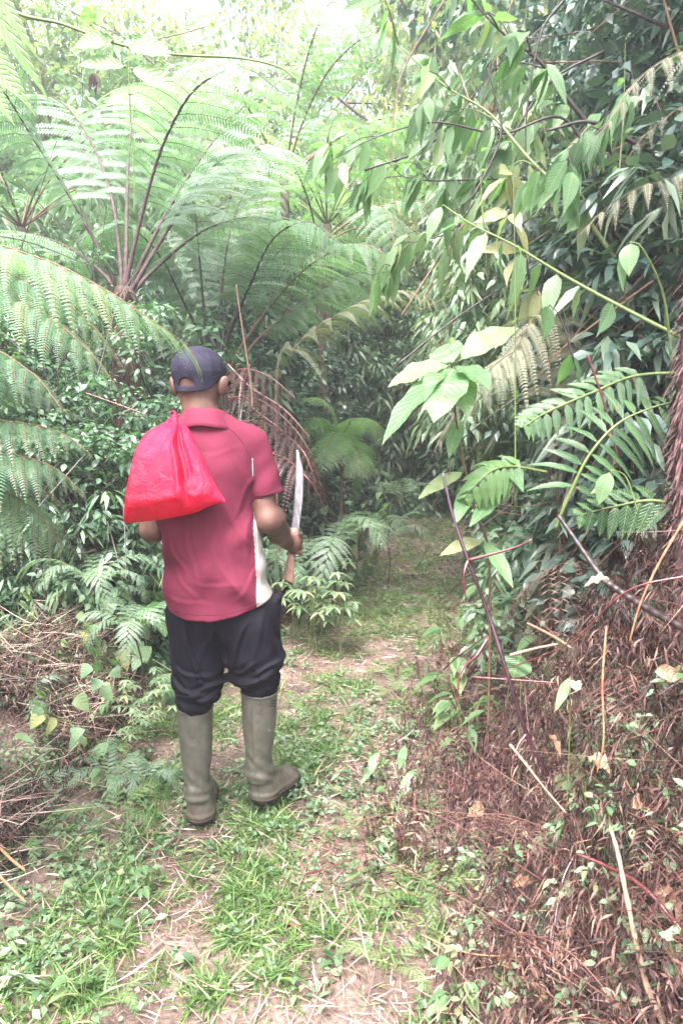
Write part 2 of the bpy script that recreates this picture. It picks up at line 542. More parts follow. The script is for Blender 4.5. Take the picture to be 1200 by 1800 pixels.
# right arm
ar = S.cap(shR, elR, .050, .0405)
ar = smin(ar, S.ell(elR + np.array([.004, -.008, .004]), (.038, .036, .042)), .02)
fore = S.cap(elR + np.array([.016, .03, .0]), elR * .45 + wrR * .55, .047, .040)
fore = smin(fore, S.cap(elR * .45 + wrR * .55, wrR, .040, .028), .02)
ar = smin(ar, fore, .03)
d = smin(d, ar, .025)
# right hand, closed round the handle
m0, m1_, m2_ = W(503, 1020, 2.705), W(515, 957, 2.72), W(521, 795, 2.80)   # line of the machete
axm = nrm(m1_ - m0)
hand = S.ell(W(516, 955, 2.700), (.027, .019, .044), 0, R(-6))
hand = smin(hand, S.cap(wrR, W(514, 954, 2.698), .027, .024), .02)
for k, (py_, r_, sh) in enumerate(((940, .0098, 0), (951, .0104, .001), (962, .0098, 0), (972, .0086, -.003))):
    c = W(515, py_, 2.722)
    a0 = W(523, py_ - 1, 2.702)
    a1 = W(528.5, py_, 2.722 + sh)
    a2 = c + np.array([.016, .030, 0]); a3 = c + np.array([-.010, .029, -.002]); a4 = c + np.array([-.020, .010, -.004])
    f_ = S.cap(a0, a1, r_ * 1.1, r_ * 1.05)
    f_ = smin(f_, S.cap(a1, a2, r_ * 1.05, r_), .004)
    f_ = smin(f_, S.cap(a2, a3, r_, r_ * .95), .004)
    f_ = smin(f_, S.cap(a3, a4, r_ * .95, r_ * .85), .004)
    hand = smin(hand, f_, .0035)
th = S.cap(W(508, 940, 2.705), W(508, 932, 2.735), .0125, .0115)
th = smin(th, S.cap(W(508, 932, 2.735), W(519, 935, 2.757), .0115, .0095), .005)
hand = smin(hand, th, .006)
d = smin(d, hand, .012)
# left arm, folded up to the shoulder where it holds the bag
shL, elL, wrL = W(282, 778, 2.50), W(269, 930, 2.485), W(292, 800, 2.69)
al = S.cap(shL, elL, .050, .043)
al = smin(al, S.ell(elL + np.array([0, .0, -.004]), (.042, .042, .044)), .02)
al = smin(al, smin(S.cap(elL + np.array([0, .03, .02]), elL * .5 + wrL * .5, .046, .040), S.cap(elL * .5 + wrL * .5, wrL, .040, .027), .02), .03)
hl = S.ell(W(294, 778, 2.70), (.038, .017, .040))
hl = smin(hl, S.cap(wrL, W(293, 785, 2.70), .026, .024), .015)
for k, r_ in enumerate((.0098, .0104, .0098, .0086)):
    bx_ = W(304 - k * 8, 762 + k * 2, 2.705)
    f_ = S.cap(bx_ + np.array([0, -.0, -.02]), bx_ + np.array([.0, -.008, .012]), r_ * 1.1, r_)
    f_ = smin(f_, S.cap(bx_ + np.array([0, -.008, .012]), bx_ + np.array([0, -.036, .010]), r_, r_), .004)
    f_ = smin(f_, S.cap(bx_ + np.array([0, -.036, .010]), bx_ + np.array([0, -.036, -.012]), r_, r_ * .85), .004)
    hl = smin(hl, f_, .0035)
hl = smin(hl, smin(S.cap(W(310, 790, 2.70), W(316, 776, 2.69), .0125, .011), S.cap(W(316, 776, 2.69), W(312, 764, 2.672), .011, .009), .005), .006)
d = smin(d, al, .02)
d = smin(d, hl, .012)
# legs down into the boots
for hp, kn, an in ((W(342, 1075, 2.5), W(342, 1240, 2.5), W(348, 1395, 2.5)), (W(438, 1075, 2.5), W(452, 1215, 2.53), W(455, 1370, 2.56))):
    d = smin(d, smin(S.cap(hp, kn, .082, .052), S.cap(kn, an, .050, .036), .02), .03)
p, q = S.mesh(d)
body = put('body', relax(p, q, 2), q, skin_m)
del S, d, d2, ar, fore, hand, al, hl, th, f_, e

# ---- shirt
S = SDF((-.86, 2.24, .80), (-.12, 2.74, 1.62), .004)
def rowz(py, Y=2.45):
    return W(600, py, Y)[2]
rows = [(722, 338, 392), (738, 318, 412), (752, 292, 432), (768, 274, 450), (800, 266, 456), (870, 272, 449), (930, 284, 456), (960, 289.5, 461), (1000, 291.5, 467), (1040, 292, 475), (1100, 291, 483)]
zz = np.array([W(r_[1], r_[0], YM)[2] for r_ in rows]); xl_ = np.array([W(r_[1], r_[0], YM)[0] for r_ in rows]); xr_ = np.array([W(r_[2], r_[0], YM)[0] for r_ in rows])
o_ = np.argsort(zz)
def sm_interp(x, xp, fp):
    xs = np.linspace(xp[0], xp[-1], 160); f = np.interp(xs, xp, fp)
    for _ in range(3): f = np.convolve(np.r_[[f[0]] * 5, f, [f[-1]] * 5], np.ones(11) / 11, 'valid')
    return np.interp(x, xs, f).astype(np.float32)
XL = sm_interp(S.Z, zz[o_], xl_[o_]); XR = sm_interp(S.Z, zz[o_], xr_[o_])
cx, hx = (XL + XR) / 2, (XR - XL) / 2
hy = sm_interp(S.Z, [.8, .95, 1.1, 1.35, 1.45, 1.58], [.155, .145, .126, .122, .092, .045])
cy = sm_interp(S.Z, [.8, 1.0, 1.2, 1.4, 1.52], [2.50, 2.49, 2.492, 2.478, 2.475])
ax_ = np.abs((S.X - cx) / hx); ay_ = np.abs((S.Y - cy) / hy)
tor = ((ax_ ** 2.5 + ay_ ** 2.5) ** (1 / 2.5) - 1) * np.minimum(hx, hy)
# spine furrow, shoulder blades, cloth folds
u_ = (S.X - cx) / hx
zr = S.Z
fold = (.0035 * np.sin(34 * (S.X * .9 - zr * .75) + 2.0 * np.sin(9 * zr)) * sstep(.9, 1.0, zr) * (1 - sstep(1.2, 1.34, zr))
        + .003 * np.sin(30 * (S.X * .6 + zr * 1.0) + 1.0) * (1 - sstep(1.0, 1.12, zr))
        + .006 * np.exp(-((u_ + .02) / .12) ** 2) * sstep(1.08, 1.25, zr) * (1 - sstep(1.38, 1.45, zr))
        + .004 * np.sin(22 * (S.X + zr * .5)) * sstep(.95, .88, zr)
        - .006 * np.exp(-((S.X - W(372, 1000, 2.4)[0] - (zr - 1.05) * .25) / .022) ** 2) * sstep(.9, .96, zr) * (1 - sstep(1.12, 1.2, zr))
        + .005 * np.exp(-((S.X - W(420, 1000, 2.4)[0] + (zr - 1.05) * .35) / .018) ** 2) * sstep(.92, 1.0, zr) * (1 - sstep(1.15, 1.25, zr)))
fold = fold + .003 * np.sin(55 * (S.X * .8 + zr * .55) + 3 * np.sin(7 * S.X)) * sstep(.35, .8, np.abs(u_))
fold = fold * .85 + .0035 * np.sin(46 * (zr + .35 * S.X) + 2.5 * np.sin(14 * S.X + 4 * zr)) * (1 - sstep(.98, 1.12, zr))
fold = fold + .0025 * np.sin(40 * (S.X - .55 * zr) + 1.5 * np.sin(20 * zr)) * sstep(.1, .5, u_) * sstep(1.0, 1.1, zr) * (1 - sstep(1.3, 1.4, zr))
tor = tor + fold.astype(np.float32)
tor = smin(tor, S.cap(W(345, 765, 2.48), W(300, 772, 2.49), .062, .062), .03)
tor = smin(tor, S.cap(W(375, 762, 2.48), W(432, 778, 2.49), .062, .064), .03)
# hem
hz = np.array([W(a, b, 2.39)[2] for a, b in ((288, 1066), (296, 1076), (330, 1086), (375, 1088), (420, 1080), (455, 1067), (466, 1062), (486, 1056))])
hxs = np.array([W(a, b, 2.39)[0] for a, b in ((288, 1066), (296, 1076), (330, 1086), (375, 1088), (420, 1080), (455, 1067), (466, 1062), (486, 1056))])
HZ = np.interp(S.X, hxs, hz).astype(np.float32)
def creases(S, lines, amp, wid, Y=2.4):
    out_ = np.zeros_like(S.X)
    for x0, y0, x1, y1, k_ in lines:
        a, b = W(x0, y0, Y)[[0, 2]], W(x1, y1, Y)[[0, 2]]
        d_ = b - a; L2 = d_ @ d_; nv_ = np.array([-d_[1], d_[0]]) / math.sqrt(L2)
        t_ = ((S.X - a[0]) * d_[0] + (S.Z - a[1]) * d_[1]) / L2
        s_ = (S.X - a[0]) * nv_[0] + (S.Z - a[1]) * nv_[1] + .006 * np.sin(t_ * 5)
        e_ = sstep(-.25, .2, t_) * (1 - sstep(.7, 1.25, t_))
        out_ += k_ * amp * e_ * (np.exp(-(s_ / wid) ** 2) - .8 * np.exp(-((s_ - 1.8 * wid) / wid) ** 2))
    return out_.astype(np.float32)
tor = tor - creases(S, ((398, 885, 436, 965, 1), (385, 905, 412, 1010, .8), (330, 930, 348, 1015, 1), (300, 955, 326, 1002, 1), (375, 965, 425, 1045, .7), (446, 840, 412, 905, .8), (300, 1046, 372, 1060, .6),
                        (440, 905, 430, 990, .7), (310, 1000, 350, 1050, .6), (420, 1050, 455, 1000, .7), (360, 800, 420, 790, .4), (400, 770, 425, 840, .5), (345, 1020, 430, 1028, .45), (452, 930, 466, 1010, .7), (458, 1010, 474, 1045, .6)), .0028, .0075)
inner = tor + .006
shell = smax(tor, -smax(inner, S.Z - 1.05, .01), .002)
shell = smax(shell, HZ - S.Z, .003)
shell = smax(shell, S.Z - W(360, 727, 2.45)[2], .008)
# sleeves
def sleeve(a, b, ra, rb, cn):
    s_ = S.cap(a, b + (b - a) * .3, ra, rb, (1, 1.0, 1))
    ax = nrm(b - a)
    t_ = (S.X - b[0]) * ax[0] + (S.Y - b[1]) * ax[1] + (S.Z - b[2]) * ax[2]
    s_ = s_ + (.0025 * np.sin(60 * (t_ + .5 * S.X + .4 * S.Y)) * sstep(-.16, -.08, t_)).astype(np.float32)
    cn = nrm(cn)
    cut = (S.X - b[0]) * cn[0] + (S.Y - b[1]) * cn[1] + (S.Z - b[2]) * cn[2]
    return s_, cut
seR = W(472, 871, 2.485)
s1, c1_ = sleeve(W(441, 784, 2.495), seR, .066, .054, np.array([.28, 0, -.96]))
seL = W(268, 872, 2.49)
s2, c2_ = sleeve(W(280, 784, 2.495), seL, .064, .054, np.array([-.2, 0, -.96]))
solid = smin(shell, smax(s1, c1_, .003), .016)
solid = smin(solid, smax(s2, c2_, .003), .016)
for s_, c_, e_ in ((s1, c1_, seR), (s2, c2_, seL)):
    inn = smax(s_ + .006, -(c_ + .07), .005)
    solid = smax(solid, -inn, .002)
# hem bands
solid = solid - (.0012 * (np.abs(c1_ + .011) < .0015)).astype(np.float32) * 0
p, q = S.mesh(solid)
p = relax(p, q, 2)
fc = p[q].mean(1)
inv = [W(a, b, 2.5) for a, b in ((443, 800), (446, 850), (447.5, 880), (451, 940), (455.5, 1000), (459, 1070))]
inl = [W(a, b, 2.5) for a, b in ((250, 900), (279, 935), (291, 965), (295, 1010), (297, 1080))]
bR = np.interp(fc[:, 2], [v_[2] for v_ in inv[::-1]], [v_[0] for v_ in inv[::-1]])
bL = np.interp(fc[:, 2], [v_[2] for v_ in inl[::-1]], [v_[0] for v_ in inl[::-1]])
arm_side = (fc[:, 2] > W(450, 868, 2.45)[2])
side = ((fc[:, 0] > bR) | (fc[:, 0] < bL)) & ~arm_side
# the sleeve hangs outside the panel: keep faces near the arm axis maroon
def split(p, q, mask):
    ids = np.unique(q[mask])
    mp_ = np.full(len(p), -1); mp_[ids] = np.arange(len(ids))
    return p[ids], mp_[q[mask]]
ax0, ax1 = W(441, 784, 2.495), seR
tt = np.clip(((fc - ax0) @ (ax1 - ax0)) / ((ax1 - ax0) @ (ax1 - ax0)), 0, 1.25)
dist = np.linalg.norm(fc - (ax0 + tt[:, None] * (ax1 - ax0)), axis=1)
side &= ~((dist < .063) & (fc[:, 2] > seR[2] - .03))
def islands(q, mask):
    idx = np.where(mask)[0]; qq = q[idx]; lab = np.arange(q.max() + 1)
    for _ in range(400):
        m_ = lab[qq].min(1); new = lab.copy()
        for c_ in range(4): np.minimum.at(new, qq[:, c_], m_)
        if (new == lab).all(): break
        lab = new
    fl_ = lab[qq[:, 0]]; u_, cn_ = np.unique(fl_, return_counts=True)
    out_ = np.zeros(len(mask), bool); out_[idx[fl_ == u_[cn_.argmax()]]] = True
    return out_
sideR = islands(q, side & (fc[:, 0] > -.5)); sideL = islands(q, side & (fc[:, 0] <= -.5)); side = sideR | sideL
pm, qm = split(p, q, ~side)
shirt = put('shirt', pm, qm, shirt_m)
shirt['label'] = 'maroon polo shirt with dark raglan seams'
for nm_, msk in (('side_panel', side & (fc[:, 0] > -.5)), ('side_panel', side & (fc[:, 0] <= -.5))):
    if msk.sum() > 10:
        pp, qq = split(p, q, msk)
        o = put(nm_, pp, qq, cream_m, shirt)
bvh = BVHTree.FromPolygons([tuple(v_) for v_ in p], [tuple(int(i) for i in f_) for f_ in q])
def drape(pts, n, off=.001):
    """points laid on the back of the shirt (ray forward from behind)"""
    out_ = []
    for a in crom([W(x, y, 2.3) for x, y in pts], n):
        dd = Vector(a) - Vector((0, 0, CAM_Z))
        h_ = bvh.ray_cast(Vector((0, 0, CAM_Z)), dd.normalized())
        if h_[0] is not None:
            out_.append(np.array(h_[0]) + np.array(h_[1]) * off)
    return np.array(out_)
g = Geo()
for pts in (((385, 741), (402, 752), (425, 775), (441, 806), (444, 815)), ((444, 815), (445, 870))):
    tube(g, drape(pts, 24) - root_p, .0014, 5)
link('seam', g.mesh('seam', seam_m), shirt)
g = Geo()
tube(g, drape(((446, 884), (451, 940), (455.5, 1000), (459, 1062)), 24) - root_p, .0013, 5)
tube(g, drape(((443.5, 806), (444.5, 838)), 8) - root_p, .0016, 5)
link('piping', g.mesh('piping', cream_m), shirt)
g = Geo()     # stitched hems
tube(g, drape(((300, 1069), (335, 1079), (375, 1081), (420, 1073), (455, 1060)), 40, .0004) - root_p, .0012, 5)
tube(g, drape(((448, 872), (470, 869), (496, 859)), 16, .0004) - root_p, .0012, 5)
link('hem_stitching', g.mesh('hem_stitching', seam_m), shirt)
del S, tor, shell, solid, s1, s2, XL, XR, cx, hx, ax_, ay_

# collar: folded band round the neck
g = Geo()
cc = W(362, 728, 2.475)
ph = np.linspace(0, 2 * math.pi, 49)[:-1]
prof_c = [(.058, -.012), (.060, .012), (.0635, .019), (.068, .016), (.076, -.004), (.086, -.024), (.093, -.038), (.090, -.040), (.078, -.026), (.068, -.012)]
V = []
for k, a in enumerate(ph):
    back = (1 - math.sin(a)) / 2                      # 1 at the nape
    for r_, z_ in prof_c:
        sx, sy = math.cos(a), math.sin(a)
        tilt = -.030 * (1 - back) + .010 * sx * (-1) * .3 
        low = 1 + .25 * abs(sx)
        V.append(cc + np.array([sx * r_ * 1.12 + (.012 if sx > 0 and z_ < -.01 else 0) * sx, sy * r_ * 1.06, z_ * low + tilt]))
V = np.array(V)
m_ = len(prof_c)
F = [[k * m_ + j, ((k + 1) % 48) * m_ + j, ((k + 1) % 48) * m_ + (j + 1) % m_, k * m_ + (j + 1) % m_] for k in range(48) for j in range(m_)]
g.add(V - root_p, F)
link('collar', g.mesh('collar', shirt_m), shirt)

# ---- shorts (work trousers bloused over the boots)
S = SDF((-.72, 2.22, .36), (-.13, 2.76, 1.04), .004)
d = S.cap(W(347, 1075, 2.5), W(436, 1072, 2.5), .108, .108, (1, .96, 1))
ll = S.cap(W(347, 1095, 2.5), W(347, 1180, 2.5), .104, .091, (1, 1.0, 1))
ll = smin(ll, S.cap(W(349, 1188, 2.5), W(350, 1203, 2.5), .090, .084, (1, .95, .9)), .02)
ll = smin(ll, S.cap(W(346, 1212, 2.49), W(344, 1226, 2.49), .083, .070), .02)
lr = S.cap(W(437, 1095, 2.5), W(447, 1155, 2.52), .106, .106, (1, 1.05, 1))
lr = smin(lr, S.cap(W(448, 1158, 2.52), W(449, 1172, 2.52), .101, .092, (1, .95, .9)), .02)
lr = smin(lr, S.cap(W(449, 1178, 2.53), W(455.5, 1201, 2.53), .090, .070), .02)
d = smin(smin(d, ll, .035), lr, .035)
d = smin(d, S.cap(W(489, 1050, 2.52), W(486, 1078, 2.52), .020, .012, (.8, 2.2, 1)), .015)   # gaping pocket
gx = S.X; gz = S.Z
zL, zR = W(345, 1222, 2.5)[2], W(450, 1185, 2.52)[2]
xm = W(392, 1180, 2.5)[0]
fl = (.0065 * np.sin(85 * (gz + .45 * (gx - W(400, 0, 2.5)[0])) + 2.2 * np.sin(15 * gx)) * np.exp(-((gz - zL - .015) / .06) ** 2) * (gx < xm)
      + .0075 * np.sin(75 * (gz - .5 * gx) + 2.0 * np.sin(16 * gx)) * np.exp(-((gz - zR - .015) / .065) ** 2) * (gx > xm)
      + .004 * np.sin(38 * gx + 6 * gz) * sstep(.55, .75, gz)
      + .006 * np.exp(-((gx - W(330, 1130, 2.4)[0] + (gz - .75) * .3) / .014) ** 2) * sstep(.60, .66, gz) * (1 - sstep(.85, .95, gz)))
fl = fl * 1.0 + (.005 * (1 - np.abs(np.sin(30 * gz + 9 * gx + 1.5 * np.sin(23 * gx)))) ** 2 * sstep(.72, .6, gz)
      + .006 * np.exp(-((gx - W(452, 1130, 2.4)[0] - (gz - .75) * .25) / .012) ** 2) * sstep(.64, .70, gz) * (1 - sstep(.82, .92, gz))
      + .005 * np.exp(-((gx - W(365, 1130, 2.4)[0] - (gz - .75) * .45) / .012) ** 2) * sstep(.62, .70, gz) * (1 - sstep(.84, .92, gz)))
d = d - fl.astype(np.float32)
d = d - creases(S, ((328, 1100, 345, 1195, 1), (372, 1115, 388, 1175, .8), (432, 1100, 402, 1180, .9), (494, 1172, 440, 1188, 1.2), (497, 1190, 425, 1208, 1.2), (306, 1232, 372, 1212, 1.2), (302, 1205, 352, 1230, 1.1), (310, 1180, 360, 1196, .8),
                    (470, 1100, 484, 1160, .8), (352, 1205, 396, 1215, .9), (410, 1190, 450, 1170, .9), (345, 1235, 385, 1228, 1)), .007, .0075)
crease = S.cap(W(388, 1095, 2.38), W(390, 1180, 2.36), .006, .012)
d = smax(d, -crease, .03)
d = smax(d, S.Z - W(390, 1046, 2.5)[2], .01)
d = smax(d, -S.cap(W(344, 1262, 2.5), W(344, 1300, 2.5), .055, .060), .006)
d = smax(d, -S.cap(W(455, 1232, 2.53), W(455, 1275, 2.53), .055, .060), .006)
p, q = S.mesh(d)
shorts = put('trousers', relax(p, q, 2), q, shorts_m)
shorts['label'] = 'black work trousers bloused over the boot tops'
del S, d, ll, lr, fl

# ---- boots
def boot(top, ank, heel, toe, r_top, pitch, label, mirror):
    lo = np.minimum.reduce([top, ank, heel, toe]) - .10; hi = np.maximum.reduce([top, ank, heel, toe]) + .10
    S = SDF(lo, hi, .0035)
    fd = nrm(toe - heel)
    up = nrm(np.array([0, 0, 1.0]) - fd * fd[2])
    mid = top * .55 + ank * .45
    L_ = top - ank; ln = np.linalg.norm(L_); L_ = L_ / ln
    tz = (S.X - ank[0]) * L_[0] + (S.Y - ank[1]) * L_[1] + (S.Z - ank[2]) * L_[2]
    rx = np.sqrt(np.maximum((S.X - ank[0] - tz * L_[0]) ** 2 + (S.Y - ank[1] - tz * L_[1]) ** 2 + (S.Z - ank[2] - tz * L_[2]) ** 2, 1e-9))
    rad = np.interp(tz / ln, [0, .12, .3, .6, 1, 1.2], [.0455, .0465, .0525, r_top * .93, r_top, r_top]).astype(np.float32)
    wr = (.0022 * np.sin(tz * 95 + 5 * np.arctan2(S.Y - ank[1], S.X - ank[0])) * np.exp(-((tz - .05) / .05) ** 2)).astype(np.float32)
    d = smax(rx - rad + wr, -tz - .03, .01)
    hb = heel + up * .052 + fd * .045
    d = smin(d, S.cap(ank, hb, .0455, .046), .015)
    ball = heel + fd * .20 + up * .042
    d = smin(d, S.cap(hb, ball, .044, .044, (1, 1, 1)), .03)
    d = smin(d, S.cap(ball, heel + fd * .245 + up * .036, .045, .036), .02)
    d = smin(d, S.cap(ank + fd * .02, heel + fd * .15 + up * .05, .040, .036), .03)
    rel = [S.X - heel[0], S.Y - heel[1], S.Z - heel[2]]
    hgt = rel[0] * up[0] + rel[1] * up[1] + rel[2] * up[2]
    aln = rel[0] * fd[0] + rel[1] * fd[1] + rel[2] * fd[2]
    # rings of rubber: band above the sole, heel lip, ankle creases
    d = d - (.0035 * sstep(.052, .047, hgt)).astype(np.float32)
    d = d - (.0025 * np.exp(-((hgt - .052) / .004) ** 2)).astype(np.float32)
    d = d + (.0022 * np.sin(150 * hgt + 60 * aln) * np.exp(-((hgt - .13) / .03) ** 2)).astype(np.float32)
    full = d.copy()
    d = smax(d, .026 - hgt, .003)
    cap_ax = nrm(top - ank)
    cut = (S.X - top[0]) * cap_ax[0] + (S.Y - top[1]) * cap_ax[1] + (S.Z - top[2]) * cap_ax[2]
    rim = np.abs(cut + .004) - .004
    d = np.minimum(d, smax(d - .0028, rim, .002))
    inn = smax(full + .0035, -(cut + .12), .004)
    d = smax(d, cut, .002)
    d = smax(d, -inn, .002)
    p, q = S.mesh(d)
    b = put('boot', relax(p, q, 2), q, boot_m)
    b['label'] = label
    # sole with heel block and cleats
    s_ = smax(full - .0050, hgt - .035, .003)
    arch = (aln > .085) & (aln < .125)
    s_ = smax(s_, (-.004 + .014 * arch - hgt).astype(np.float32), .002)
    cleat = (np.sin(aln * 260) > .35) & (np.abs(aln - .05) > .02)
    s_ = smax(s_, (.010 * cleat - .004 - hgt).astype(np.float32), .001)
    p, q = S.mesh(s_)
    put('sole', relax(p, q, 1), q, sole_m, b)
    return b, fd, up
bl, _, _ = boot(W(343, 1240, 2.5), W(347, 1388, 2.5), np.array([*W(352, 1450, 2.475)[:2], .012]), W(352, 1450, 2.475) + np.array([-.028, .27, 0.0]) * 1, .0655, 0, 'left rubber boot flat on the ground', 1)
hR = W(451, 1417, 2.53); tR = hR + np.array([.118, .235, -.028])
br, fdR, upR = boot(W(456, 1212, 2.53), W(455, 1355, 2.55), hR - np.array([0, 0, .005]), tR, .0680, 0, 'right rubber boot turned outward with its heel lifted', -1)
# ribs and small moulded mark on the right boot, back seams on both
dg = bpy.context.evaluated_depsgraph_get()
def on(obj, pts, n, off=.0008):
    me = obj.data
    vs = np.zeros(len(me.vertices) * 3); me.vertices.foreach_get('co', vs); vs = vs.reshape(-1, 3) + root_p
    bv = BVHTree.FromPolygons([tuple(v_) for v_ in vs], [tuple(f_.vertices) for f_ in me.polygons])
    o_ = []
    for a in crom([W(x, y, 2.3) for x, y in pts], n):
        h_ = bv.ray_cast(Vector((0, 0, CAM_Z)), (Vector(a) - Vector((0, 0, CAM_Z))).normalized())
        if h_[0] is not None: o_.append(np.array(h_[0]) + np.array(h_[1]) * off)
    return np.array(o_)
for b, pts in ((bl, ((350, 1266), (352, 1330), (356, 1385), (355, 1425))), (br, ((442, 1232), (443, 1300), (450, 1365), (455, 1400)))):
    g = Geo(); tube(g, on(b, pts, 24, .0002) - root_p, .0016, 5)
    link('back_seam', g.mesh('back_seam', boot_m), b)
g = Geo()
for dy in (0, 5, 10):
    tube(g, on(br, ((475, 1230 + dy), (481, 1232 + dy), (487, 1231 + dy)), 8, .0006) - root_p, .0013, 5)
link('grip_rib', g.mesh('grip_rib', sole_m), br)
g = Geo()
a = np.linspace(0, 6.3, 14)
tube(g, on(br, [(472.5 + 2 * math.cos(t_), 1283 + 2.2 * math.sin(t_)) for t_ in a], 16, .0003) - root_p, .0005, 4)
tube(g, on(br, ((476, 1283), (480, 1284), (484, 1284)), 6, .0003) - root_p, .0006, 4)
link('moulded_mark', g.mesh('moulded_mark', cream_m), br)

# ---- cap
S = SDF(hc - np.array([.16, .16, .10]), hc + np.array([.16, .24, .16]), .003)
co_ = H(0, -.002, .024)
d = S.ell(co_, (.0915, .108, .083), yaw)
rel = (S.X - hc[0]) * fy[0] + (S.Y - hc[1]) * fy[1]
rgt = (S.X - hc[0]) * fx[0] + (S.Y - hc[1]) * fx[1]
hz_ = S.Z - hc[2]
low = -.054 + .050 * sstep(-.085, .01, rel) + .010 * sstep(0, .09, rgt)          # lower edge, lowest at the nape
skirt = S.cap(H(0, -.002, .02), H(0, -.008, -.07), .0885, .078, (1, 1.18, 1))
d = np.minimum(d, smax(skirt, hz_ - .03, .002))
d = smin(S.ell(co_, (.0915, .108, .083), yaw), smax(skirt, hz_ - .02, .002), .006)
d = d + (.0012 * np.sin(rgt * 120) * np.sin(rel * 80 + hz_ * 60)).astype(np.float32)
sh_ = smax(d, -(d + .0045), .001)
sh_ = smax(sh_, low - hz_, .002)
# opening above the strap
op = (rgt + .006) ** 2 / .031 ** 2 + (hz_ + .031) ** 2 / .024 ** 2 - 1
op = smax(smax(op * .012, -(hz_ + .031), .002), rel + .02, .002).astype(np.float32)
sh_ = smax(sh_, -op, .002)
# visor
vis = S.ell(H(0, .085, .0), (.078, .105, .10), yaw)
vz = hz_ - (.006 - 2.2 * rgt ** 2 - .25 * np.maximum(rel - .09, 0))
vis = smax(smax(vis, np.abs(vz) - .0016, .001), -(rel - .05), .002)
p, q = S.mesh(sh_)
capo = put('cap', relax(p, q, 1), q, cap_m)
capo['label'] = 'faded navy baseball cap with rear opening'
p, q = S.mesh(vis.astype(np.float32))
put('visor', relax(p, q, 1), q, cap_m, capo)
g = Geo()
for pts in (((331, 667), (332, 645), (338, 625)), ((374, 651), (370, 637), (360, 627), (349, 620)), ((356, 667), (372, 665), (384, 660))):
    tube(g, on(capo, pts, 14, .0001) - root_p, .0012, 5)
link('cap_seam', g.mesh('cap_seam', cap_m), capo)
for x, y in ((314, 645), (350, 641), (369, 625)):
    g = Geo(); c = on(capo, ((x, y), (x + .1, y)), 2, .0)[0] - root_p
    v_ = np.array([c + np.array([math.cos(t_) * .003, -.001, math.sin(t_) * .003]) for t_ in np.linspace(0, 6.283, 11)])
    tube(g, v_, .0009, 5); link('eyelet', g.mesh('eyelet', cap_m), capo)
del S, d, sh_, vis, skirt

# ---- red carrier bag: Coons patch front and back
mL = crom([W(303, 728, 2.44), W(290, 742, 2.40), W(256, 766, 2.36), W(240, 790, 2.34), W(227, 850, 2.33), W(217, 917, 2.33)], 61)
mR = crom([W(321, 735, 2.44), W(334, 757, 2.38), W(352, 795, 2.345), (W(372, 838, 2.33)), W(396, 881, 2.325)], 61)
mB = crom([W(217, 917, 2.33), W(228, 919.5, 2.32), W(285, 913, 2.315), W(340, 902, 2.315), W(366, 891, 2.315), W(396, 881, 2.325)], 81)
mT = crom([W(303, 728, 2.44), W(308, 738, 2.425), W(314, 742, 2.425), W(321, 735, 2.44)], 81)
nu, nv = 81, 61
U, V_ = np.meshgrid(np.linspace(0, 1, nu), np.linspace(0, 1, nv), indexing='ij')
def coons():
    a = (1 - U)[..., None] * mL[None, :, :] + U[..., None] * mR[None, :, :]
    b = (1 - V_)[..., None] * mT[:, None, :] + V_[..., None] * mB[:, None, :]
    c = ((1 - U) * (1 - V_))[..., None] * mT[0] + (U * (1 - V_))[..., None] * mT[-1] + ((1 - U) * V_)[..., None] * mB[0] + (U * V_)[..., None] * mB[-1]
    return a + b - c
P0 = coons()
edge = np.clip(np.minimum(U, 1 - U) * 2, 0, 1)
env = np.sin(np.pi * U) ** .55 * (sstep(0, .25, V_) * .6 + .4 * V_) * np.sqrt(np.clip((1 - V_) * 7, 0, 1))
uc = .60 + .04 * np.sin(V_ * 3)                                   # the pleat between the two lobes
bulge = .085 * env
bulge = bulge - .038 * np.exp(-((U - uc) / .018) ** 2) * (1 - sstep(.72, .97, V_)) * sstep(.0, .1, V_)
bulge = bulge + .020 * np.exp(-((U - uc + .055) / .035) ** 2) * (1 - sstep(.8, 1.0, V_)) * sstep(.0, .1, V_)
bulge = bulge - .016 * np.exp(-((U - uc - .10) / .014) ** 2) * (1 - sstep(.5, .85, V_)) * sstep(.0, .1, V_)
bulge = bulge - .010 * np.exp(-((U - uc - .2) / .014) ** 2) * (1 - sstep(.4, .8, V_)) * sstep(.0, .1, V_)
bulge = bulge + .012 * np.exp(-((U - uc - .15) / .02) ** 2) * (1 - sstep(.5, .8, V_)) * sstep(.0, .1, V_)
bulge = bulge + (.0045 * np.sin(U * 46 + V_ * 4) * (1 - V_) ** 1.5 + .0022 * np.sin(U * 90 + V_ * 20) * (1 - V_)) * edge
bulge = bulge + .004 * np.sin(V_ * 40 + U * 12) * np.exp(-((V_ - .9) / .09) ** 2) * edge
bulge = bulge + .008 * np.exp(-((V_ - .86 + .35 * (U - .8)) / .02) ** 2) * sstep(.66, .75, U) * edge
bulge = bulge - .007 * np.exp(-((V_ - .92 - .3 * (U - .2)) / .02) ** 2) * sstep(.5, .1, U) * edge
fr = P0.copy(); fr[..., 1] -= bulge
bk = P0.copy(); bk[..., 1] += .030 * env + .0015
g = Geo()
i, j = np.meshgrid(np.arange(nu - 1), np.arange(nv - 1), indexing='ij')
F = np.stack([i * nv + j, (i + 1) * nv + j, (i + 1) * nv + j + 1, i * nv + j + 1], -1).reshape(-1, 4)
bag_p = W(310, 915, 2.33)
g.add(fr.reshape(-1, 3) - bag_p, F[:, ::-1]); g.add(bk.reshape(-1, 3) - bag_p, F)
bag = link('carrier_bag', g.mesh('carrier_bag', bag_m), None, tuple(bag_p))
tag(bag, 'red plastic carrier bag slung over the left shoulder of the walking person', 'bag')
